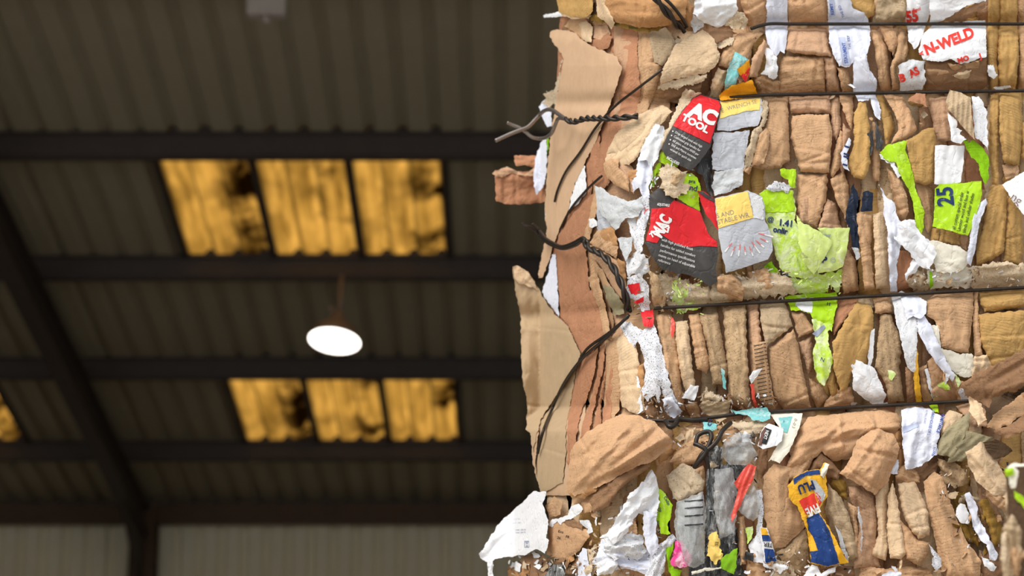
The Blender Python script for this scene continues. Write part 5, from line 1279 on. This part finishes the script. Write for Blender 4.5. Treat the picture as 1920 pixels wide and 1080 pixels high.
lm = T('lime_scrap', 'lime label with dark print beside the crumpled white heap', 'paper', 'lime', 30, "1234,916 1244,922 1262,948 1256,972 1250,985 1257,1002 1240,1001 1231,972 1236,946", GL, cr=2, wr=2)
text(lm, 'Cello', 1244, 932, 6, 62, 'ink_navy', 0.01); text(lm, 'do', 1240, 960, 6, -95, 'ink_navy', 0.01); text(lm, 'co', 1236, 984, 6, -95, 'ink_navy', 0.01)
T('white_heap', 'crumpled heap of white paper in the lower bale, upper part', 'paper', 'white', 34, "1164,958 1180,928 1206,902 1222,880 1232,898 1236,940 1232,972 1212,968 1196,962 1184,984 1168,1010 1150,1020 1136,1004", pil=3, cr=9, nf=16, wr=5, rough=1.4, step=2.8, fsp=(7, 11), flat=True)
T('white_heap', 'plain white paper tongue below the white heap', 'paper', 'bluewhite', 36, "1206,958 1232,962 1230,1000 1236,1026 1222,1044 1212,1030 1206,1000", pil=5, cr=3, nf=6)
T('white_heap', 'crushed white paper at the foot of the heap, beside the tongue', 'paper', 'dirtywhite', 28, "1134,1006 1168,1008 1184,996 1204,1004 1212,1036 1196,1052 1176,1042 1152,1052 1130,1032", pil=2, cr=9, nf=16, rough=1.6, step=2.8, wr=3, fsp=(7, 11), flat=True)
T('white_heap', 'white paper folds spilling under the grey speckled box corner', 'paper', 'bluewhite', 20, "1128,1012 1160,1004 1190,1020 1226,1036 1238,1060 1216,1078 1176,1066 1140,1070 1112,1056", pil=2, cr=8, nf=14, rough=1.6, step=2.8, fsp=(7, 11), flat=True)
T('white_heap', 'lowest crumpled white paper on the bottom edge of the heap', 'paper', 'white', 24, "1116,1052 1142,1044 1158,1056 1150,1074 1120,1080", pil=2, cr=8, nf=12, rough=1.5, step=2.8, wr=3, fsp=(7, 11), flat=True)
T('newsprint_scrap', 'creased black and white newsprint strips right of the white heap', 'newspaper', 'newsprint', 26, "1214,1048 1238,1020 1262,1000 1268,1010 1248,1040 1246,1070 1232,1092 1206,1092", pil=5, cr=8, nf=16, wr=4, rough=1)
ws = T('letter_sheet', 'large white letter sheet hanging out at the lower corner', 'paper', 'white', 60, "898,1040 906,1028 935,982 990,932 1000,921 1025,922 1018,944 1028,978 1025,1008 1030,1014 1022,1037 1006,1030 985,1040 936,1046 915,1055 902,1046", cr=4, nf=9, wr=.8, tilt=(-.35, -.1))
sheet('paper_tail', 'white', 60, "914,1054 924,1050 924,1092 916,1092", ws.o, cr=1, pil=.5, thick=.8)
for s, x, y in (('m1 - 4 - 1 -+ - 0 1', 950, 975), ('n - m +1 - 20 - ', 956, 982), ('10681 204 45', 966, 995), ('10681 204 45', 966, 1000)): text(ws, s, x, y, 2.6, -2, 'ink_faint', 0)
patch(ws, 'ink_faint', "983,1014 992,1014 992,1027 983,1027", 'stamp', rough=0); text(ws, 'H', 984, 1025, 8, 0, 'ink_white', .02)
T('paper_strip', 'ragged white paper ribbon over the small brown box', 'paper', 'white', 34, "1028,984 1036,974 1052,970 1064,966 1072,948 1086,944 1092,954 1082,968 1058,976 1052,984 1044,976 1036,988", GW, cr=3, rough=1.5)
T('paper_scrap', 'folded white paper between the small brown box and the heap', 'paper', 'dirtywhite', 22, "1084,974 1106,976 1112,998 1092,1008 1102,992 1090,984", GW, cr=4)
T('paper_strip', 'upright white paper slip below the small brown box', 'paper', 'bluewhite', 14, "1082,1052 1092,1026 1100,1030 1106,1070 1112,1092 1084,1092", GW, cr=2)
T('film_wrap', 'grey striped film crumpled under the small brown box', 'plastic', 'greyfilm', 16, "1020,1080 1036,1060 1056,1058 1064,1092 1020,1092", cr=6, nf=10)
lw = T('snack_wrapper', 'yellow blue and red plastic wrapper with upside-down letters', 'wrapper', 'yellowwrap', 30, "1477,912 1488,895 1514,882 1537,880 1546,868 1555,870 1548,888 1552,930 1540,948 1535,960 1556,990 1582,1040 1592,1056 1570,1058 1552,1063 1521,1056 1518,1030 1512,992 1496,952 1480,934", cr=2.5, nf=5, wr=1.5, pil=3, folds=((1512, 884, 1524, 1056, -4, 7), (1534, 930, 1560, 1058, 4, 7)))
patch(lw, 'bluewrap', "1487,897 1514,883 1537,881 1538,889 1510,892 1489,908", 'blue_band'); patch(lw, 'ink_red', "1498,939 1526,924 1534,948 1511,965", 'red_band', rough=.6); patch(lw, 'ink_red', "1528,922 1534,918 1541,940 1536,950", 'red_band', rough=.6)
patch(lw, 'greypaper', "1518,898 1530,900 1549,928 1542,940 1538,944 1526,920", 'silver_fold', rough=.6)
patch(lw, 'bluewrap', "1513,972 1534,960 1554,992 1574,1056 1553,1062 1521,1054 1519,1034 1534,1032 1524,1006 1516,994", 'blue_panel', rough=.8); patch(lw, 'ink_black', "1535,962 1540,972 1558,1010 1552,1004", 'fold_shade')  # black strip paints the dark of a crease onto the wrapper
text(lw, 'PLU', 1524, 901, 17, 160, 'ink_navy', 0.04, squeeze=.8, lift=2.4); text(lw, 'FIVE', 1533, 944, 17, 155, 'ink_white', 0.04, squeeze=.62, lift=3.6)
T('paper_strip', 'white curled paper ribbons below the printed wrapper', 'paper', 'white', 22, "1506,1080 1522,1058 1532,1062 1540,1076 1552,1068 1568,1062 1566,1072 1552,1078 1540,1092 1530,1076 1518,1092 1504,1092", GW, cr=3, rough=.6)
T('plastic_strip', 'long grey and black edge right of the printed wrapper', 'plastic', 'greypaper', 14, "1566,984 1574,990 1592,1048 1590,1056 1580,1040", cr=1)
T('paper_label', 'small translucent white label stuck on a brown fold', 'label', 'bluewhite', 14, "1656,870 1668,858 1686,862 1683,889 1657,886", cr=1.5)
rm = T('remittance_sheet', 'white folded sheet with blue remittance print below the fourth wire', 'paper', 'bluewhite', 24, "1690,768 1718,762 1740,766 1766,782 1768,792 1757,832 1757,852 1722,876 1698,881 1692,832", GW, cr=4, nf=8, pil=4, wr=3)
text(rm, 'REMITTANCE', 1766, 776, 7, 107, 'ink_blue', 0.02, squeeze=.62); text(rm, 'WAREHOUSE OF S', 1748, 768, 5.6, 101, 'ink_blue', 0.0, squeeze=.75); text(rm, '12 MILL ROAD', 1736, 768, 4, 100, 'ink_faint', 0.0, squeeze=.75)
text(rm, 'CUVW', 1752, 838, 6, 112, 'ink_blue', 0.01, squeeze=.7); patch(rm, 'ink_paleblue', "1694,800 1722,792 1722,800 1694,812", 'pale_band')
T('paper_scrap', 'oval white paper on the ochre rubble beside the long smooth fold', 'paper', 'white', 20, "1793,952 1800,944 1808,946 1817,962 1817,982 1800,980 1792,966", GW, cr=2)
T('paper_strip', 'long crumpled lavender paper trail down the ochre rubble', 'paper', 'bluewhite', 18, "1808,926 1818,922 1832,948 1834,970 1846,990 1856,1012 1872,1040 1866,1052 1856,1050 1850,1022 1838,1012 1826,992 1822,972 1814,948", GW, cr=6, nf=14, rough=1)
T('paper_scrap', 'pointed white paper wing at the end of the lavender paper trail', 'paper', 'white', 26, "1840,1042 1856,1052 1869,1062 1862,1072 1846,1062", GW, cr=1)
T('paper_scrap', 'torn white scrap with an orange dot between the long smooth folds', 'paper', 'newsprint', 22, "1741,1020 1750,1030 1764,1048 1766,1062 1756,1070 1746,1058 1750,1044", GW, cr=4, rough=1.2)
T('plastic_scrap', 'lavender plastic crumb at the very bottom under the bundled folds', 'plastic', 'bluewhite', 18, "1654,1078 1668,1070 1690,1074 1686,1092 1652,1092", cr=5, nf=8)
T('lime_scrap', 'pale green crumb inside the clear film near the looped red strap', 'paper', 'limescuff', 22, "1398,990 1412,986 1410,1010 1402,1020", GL, cr=2)
# ================================================================= wires
def W(pts, parent=BALE, **kw): return wire(pts, parent=parent, **kw)
xs = list(range(1440, 1960, 40))
W([(1408, 54, 20)] + [(x, float(wire_y(0, x))) for x in xs], label='top baling wire')
W([(1338, 187, 16), (1380, 182, 26)] + [(x, float(wire_y(1, x))) for x in xs], label='second baling wire')
xs2 = list(range(1226, 1960, 40))
W([(x, float(wire_y(2, x))) for x in xs2], label='third baling wire')
xs3 = list(range(1396, 1822, 30))
W([(1205, 787, 10), (1260, 789, 24), (1330, 783, 24)] + [(x, float(wire_y(3, x)), 30) for x in xs3], label='fourth baling wire')
W([(1242, 130, 30), (1190, 170), (1152, 200), (1118, 238), (1088, 285), (1062, 320), (1046, 355), (1040, 378)], d=24, r=.0027, label='wire bending round the bale end')
W([(1128, 330, 24), (1100, 356), (1070, 392), (1050, 430, 10)], d=18, r=.0025)
W([(1180, 590, 40), (1140, 630), (1092, 672), (1058, 718), (1036, 765), (1018, 810), (1008, 850, 24)], d=36, r=.0032)
W([(1178, 594, 36), (1142, 624), (1100, 655), (1080, 690, 30)], d=34, r=.003)
twisted([(1196, 218, 30), (1160, 221, 50), (1130, 222, 70), (1098, 222, 95), (1076, 228, 120), (1062, 224, 140)], 60, parent=BALE, label='twisted wire tail')
W([(1064, 226, 140), (1050, 216, 150), (1034, 206, 170), (1020, 208, 180), (1006, 222, 190), (990, 238, 200), (975, 244, 205), (955, 252, 210), (929, 264, 215)], d=150, mat='wirebright', label='bright cut wire end', r=.0046)
W([(1064, 224, 138), (1048, 222, 150), (1042, 232, 155), (1034, 250, 165), (1020, 259, 175), (1000, 258, 185), (986, 248, 190), (975, 240, 195), (960, 234, 200), (951, 230, 205)], d=150, mat='wirebright', r=.0042)
twisted([(1178, 584, 40), (1174, 560, 44), (1164, 530, 52), (1150, 502, 60), (1130, 478, 72), (1104, 464, 84), (1098, 452, 92)], 60, pitch=.034, r=.0042, parent=BALE, label='twisted wire tail bent upwards')
W([(1098, 452, 92), (1092, 447, 94), (1076, 456, 96), (1054, 463, 100), (1036, 456, 104), (1022, 447, 108), (1010, 432, 110), (997, 420, 112)], d=92, r=.0046)
W([(1098, 455, 88), (1090, 452, 90), (1078, 460, 92), (1056, 466, 96), (1036, 460, 100), (1020, 450, 104), (1006, 436, 112), (998, 428, 118), (990, 425, 122), (984, 424, 122), (979, 418, 122)], d=92, r=.0040)
twisted([(1224, -10, 62), (1240, 10, 58), (1256, 30, 50), (1270, 46, 40), (1284, 58, 24)], 50, pitch=.04, r=.0044, parent=BALE)
W([(1238, -10, 66), (1258, 8, 60), (1276, 30, 44), (1288, 50, 28)], d=40)
# loose hook of wire on the lower bale
hook = wire([(1370, 793, 40), (1356, 806, 52), (1346, 824, 60), (1334, 838, 62), (1318, 850, 60), (1308, 866, 50), (1302, 876, 36)], d=50, r=.0044, parent=None, name='wire_hook')
tag(hook, 'loose bent wire hook in front of the crushed papers under the corrugated flap', 'wire')
for nm, pts in (('wire_loop', [(1304, 834, 56), (1308, 818, 58), (1318, 811, 60), (1330, 810, 60), (1334, 820, 60), (1328, 836, 58), (1320, 850, 56), (1326, 866, 50), (1328, 878, 44)]), ('wire_loop', [(1302, 832, 58), (1312, 836, 64), (1324, 846, 64), (1310, 866, 56), (1303, 874, 48)])):
    o_ = wire(pts, d=50, r=.0042, parent=None, name=nm); o_.parent = hook; o_.location = o_.location - hook.location
W([(1248, 790, 34), (1256, 800, 40), (1266, 796, 40), (1274, 786, 36), (1300, 788, 34), (1326, 786, 30)], r=.005, label='dark kinked wire end')
# ================================================================= fine torn fibre, too small to count
def shreds(name, mats, boxes, n, seed, parent, low):
    rs = np.random.RandomState(seed)
    for mi, mt in enumerate(mats):
        V, Fc = [], []
        for _ in range(n):
            bx = boxes[rs.randint(len(boxes))]
            x, y = rs.uniform(bx[0], bx[2]), rs.uniform(bx[1], bx[3])
            L_, wd = rs.uniform(3, 11), rs.uniform(1.2, 3.6)
            a = rs.uniform(0, math.pi); ca, sa = math.cos(a), math.sin(a)
            k = []
            for (p, q) in ((-1, -1), (1, -.6), (1.1, .5), (0, 1.1), (-1, .8)):
                k.append((x + (p * L_ * ca - q * wd * sa) / 2 + rs.uniform(-.6, .6), y + (p * L_ * sa + q * wd * ca) / 2 + rs.uniform(-.6, .6)))
            k = np.array(k)
            d0 = rs.uniform(10, 24)
            u = S(k[:, 0], k[:, 1]) - d0 + rs.uniform(-4, 4, 5)
            v = at(k[:, 0], k[:, 1], Y0 + u / 1000)
            b = len(V); V += [tuple(p) for p in v]; Fc.append((b, b + 1, b + 2, b + 3, b + 4))
        o = centred(name, V, Fc, MATS[mt], parent); o['kind'] = 'stuff'
shreds('paper_shreds', ['torn', 'white', 'dark'], [(1236, 505, 1480, 566), (1700, 500, 1920, 542), (1220, 300, 1300, 372), (1180, 480, 1260, 600), (1200, 740, 1300, 792), (1310, 740, 1460, 775)], 130, 21, BALE, False)
shreds('paper_shreds', ['limepale'], [(1255, 520, 1320, 590), (1470, 512, 1580, 556)], 60, 24, BALE, False)
shreds('paper_shreds', ['torn', 'white', 'blackfilm', 'dark'], [(1240, 790, 1440, 840), (1110, 960, 1240, 1080), (1330, 830, 1420, 1080), (1760, 870, 1900, 1060), (1430, 1030, 1600, 1080), (960, 1030, 1120, 1080)], 110, 22, LOW, True)
B('white', 16, "1606,950 1611,950 1617,975 1619,1000 1617,1034 1612,1032 1613,1000", name='torn_edge', low=True, pil=1, cr=2, rough=1.5)
B('cream', 34, "1536,890 1546,867 1556,870 1549,890 1545,900", name='torn_scrap', low=True, pil=4, cr=3)
# small torn pieces wedged between the larger ones, each its own part
rs_ = np.random.RandomState(77)
def bits(boxes, n, low, mats, d=(4, 20), sz=(5, 15)):
    for _ in range(n):
        bx = boxes[rs_.randint(len(boxes))]
        x, y = rs_.uniform(bx[0], bx[2]), rs_.uniform(bx[1], bx[3])
        r = rs_.uniform(*sz); a0 = rs_.uniform(0, 6.3); el = rs_.uniform(.35, .9); k = rs_.randint(4, 7); P = []
        for j in range(k):
            t = 2 * math.pi * j / k + rs_.uniform(-.35, .35); rr_ = r * rs_.uniform(.7, 1.25)
            p, q = rr_ * math.cos(t), rr_ * el * math.sin(t)
            P.append((x + p * math.cos(a0) - q * math.sin(a0), y + p * math.sin(a0) + q * math.cos(a0)))
        B(mats[rs_.randint(len(mats))], rs_.uniform(*d), P, name='torn_scrap', low=low, pil=3, cr=6, rough=1.3, thick=1.2, step=3.6, tilt=(rs_.uniform(-.5, .5), rs_.uniform(-.5, .5)), kink=0)
bits([(1100, 930, 1240, 1080), (950, 1040, 1110, 1078)], 46, True, ['tan', 'white', 'dark', 'torn', 'light', 'dirtywhite', 'orange', 'greytan'])
bits([(1240, 900, 1420, 1078), (1330, 830, 1420, 1078)], 30, True, ['greyfilm', 'blackfilm', 'newsprint', 'torn', 'greytan', 'dirtywhite', 'clearfilm'], d=(2, 26))
bits([(1230, 790, 1440, 840), (1430, 1040, 1620, 1078)], 26, True, ['tan', 'white', 'torn', 'light', 'dark', 'newsprint'])
bits([(1770, 860, 1890, 1070)], 34, True, ['olivebrown', 'dark', 'torn', 'greytan', 'dirty', 'tan'])
bits([(1640, 1050, 1840, 1078)], 12, True, ['tan', 'dark', 'light', 'bluewhite'])
bits([(1180, 300, 1300, 372), (1170, 400, 1220, 600), (1220, 500, 1310, 580)], 34, False, ['torn', 'white', 'dirtywhite', 'newsprint', 'dark', 'limescuff', 'greytan'], d=(4, 16), sz=(4, 11))
bits([(1300, 512, 1480, 556), (1700, 505, 1920, 536)], 40, False, ['torn', 'tan', 'light', 'white', 'greytan', 'dirty'], d=(4, 12), sz=(4, 10))
bits([(1200, 745, 1400, 780), (1560, 735, 1660, 765), (1740, 690, 1830, 750)], 26, False, ['torn', 'tan', 'dark', 'white', 'kraft'], d=(2, 14), sz=(4, 11))
bits([(1240, 130, 1440, 180), (1260, 40, 1420, 80)], 16, False, ['torn', 'tan', 'dark', 'light'], d=(0, 10), sz=(4, 10))
bits([(1395, 230, 1440, 330), (1560, 160, 1680, 300), (1690, 170, 1750, 260)], 14, False, ['torn', 'tan', 'dark', 'light', 'white'], d=(0, 10), sz=(4, 10))
# ================================================================= neighbouring bale, closer to the camera
NB = tag(empty('cardboard_bale', (0, 0, 0)), 'blurred bale corner closer to the camera at the lower edge of the stack', 'bale', 'bales of waste cardboard')
_p = at(1898, 860, 2.62); NB.location = (float(_p[0]) + .3, 2.9, 0)
mb = MB()
zt = float(at(1898, 868, 2.62)[2])
c0 = np.array([float(_p[0]), 2.66]); e1 = np.array([.90, -.42]) * .9; e2 = np.array([.42, .90]) * .72
q = [c0, c0 + e1, c0 + e1 + e2, c0 + e2]
mb.add([(a, b, 0) for a, b in q] + [(a, b, zt) for a, b in q], BOX_F)
mb.build('pressed_core', MATS['core'], NB)
rs_ = np.random.RandomState(4)
for (o_, a_, L_, nrm) in ((c0, np.array([.90, -.42]), .9, np.array([-.42, -.90])), (c0, np.array([.42, .90]), .72, np.array([-.90, .42]))):
    t_ = .03
    while t_ < L_ - .06:
        wd_ = rs_.uniform(.05, .11); th_ = rs_.uniform(.006, .02); zz = [0.0, rs_.uniform(.3, .5), rs_.uniform(.6, .8), 1.0]
        P_ = []
        for z_ in zz:
            sh_ = rs_.uniform(-.012, .012)
            for (q_, n_) in ((0, 0.001), (wd_ * .5, th_), (wd_ - .008, 0.001)):
                p_ = o_ + a_ * (t_ + q_ + sh_) + nrm * n_ * (1 if n_ < .002 else rs_.uniform(.6, 1.2)); P_.append((p_[0], p_[1], z_ * (zt - .03 - .02 * (t_ * 7 % 1))))
        F_ = [(i * 3 + j, i * 3 + j + 1, i * 3 + j + 4, i * 3 + j + 3) for i in range(3) for j in range(2)]
        centred('cardboard_sheet', P_, F_, MATS[('tan', 'dark', 'greytan', 'pink')[rs_.randint(4)]], NB)
        t_ += wd_
for i, (m_, p_) in enumerate((('light', "1884,930 1896,905 1930,900 1930,1000 1900,1010 1888,980"), ('greytan', "1880,990 1900,960 1930,980 1930,1092 1882,1092 1876,1040"), ('tan', "1890,1030 1930,1010 1930,1092 1896,1092"), ('torn', "1878,1000 1892,990 1896,1040 1886,1060 1876,1050"))):
    sheet('cardboard_sheet', m_, 4 * i, p_, NB, absd=-930.0, pil=10, cr=10, nf=8, thick=3)
sheet('cardboard_sheet', 'cream', 14, "1886,878 1900,868 1930,872 1930,950 1910,940 1894,912", NB, absd=-930.0, pil=8, cr=6)
sheet('cardboard_sheet', 'lime', 20, "1900,918 1930,940 1930,962 1904,934", NB, absd=-930.0, pil=2, cr=2)
sheet('cardboard_sheet', 'lime', 18, "1884,880 1900,876 1902,890 1886,894", NB, absd=-930.0, pil=2, cr=2)
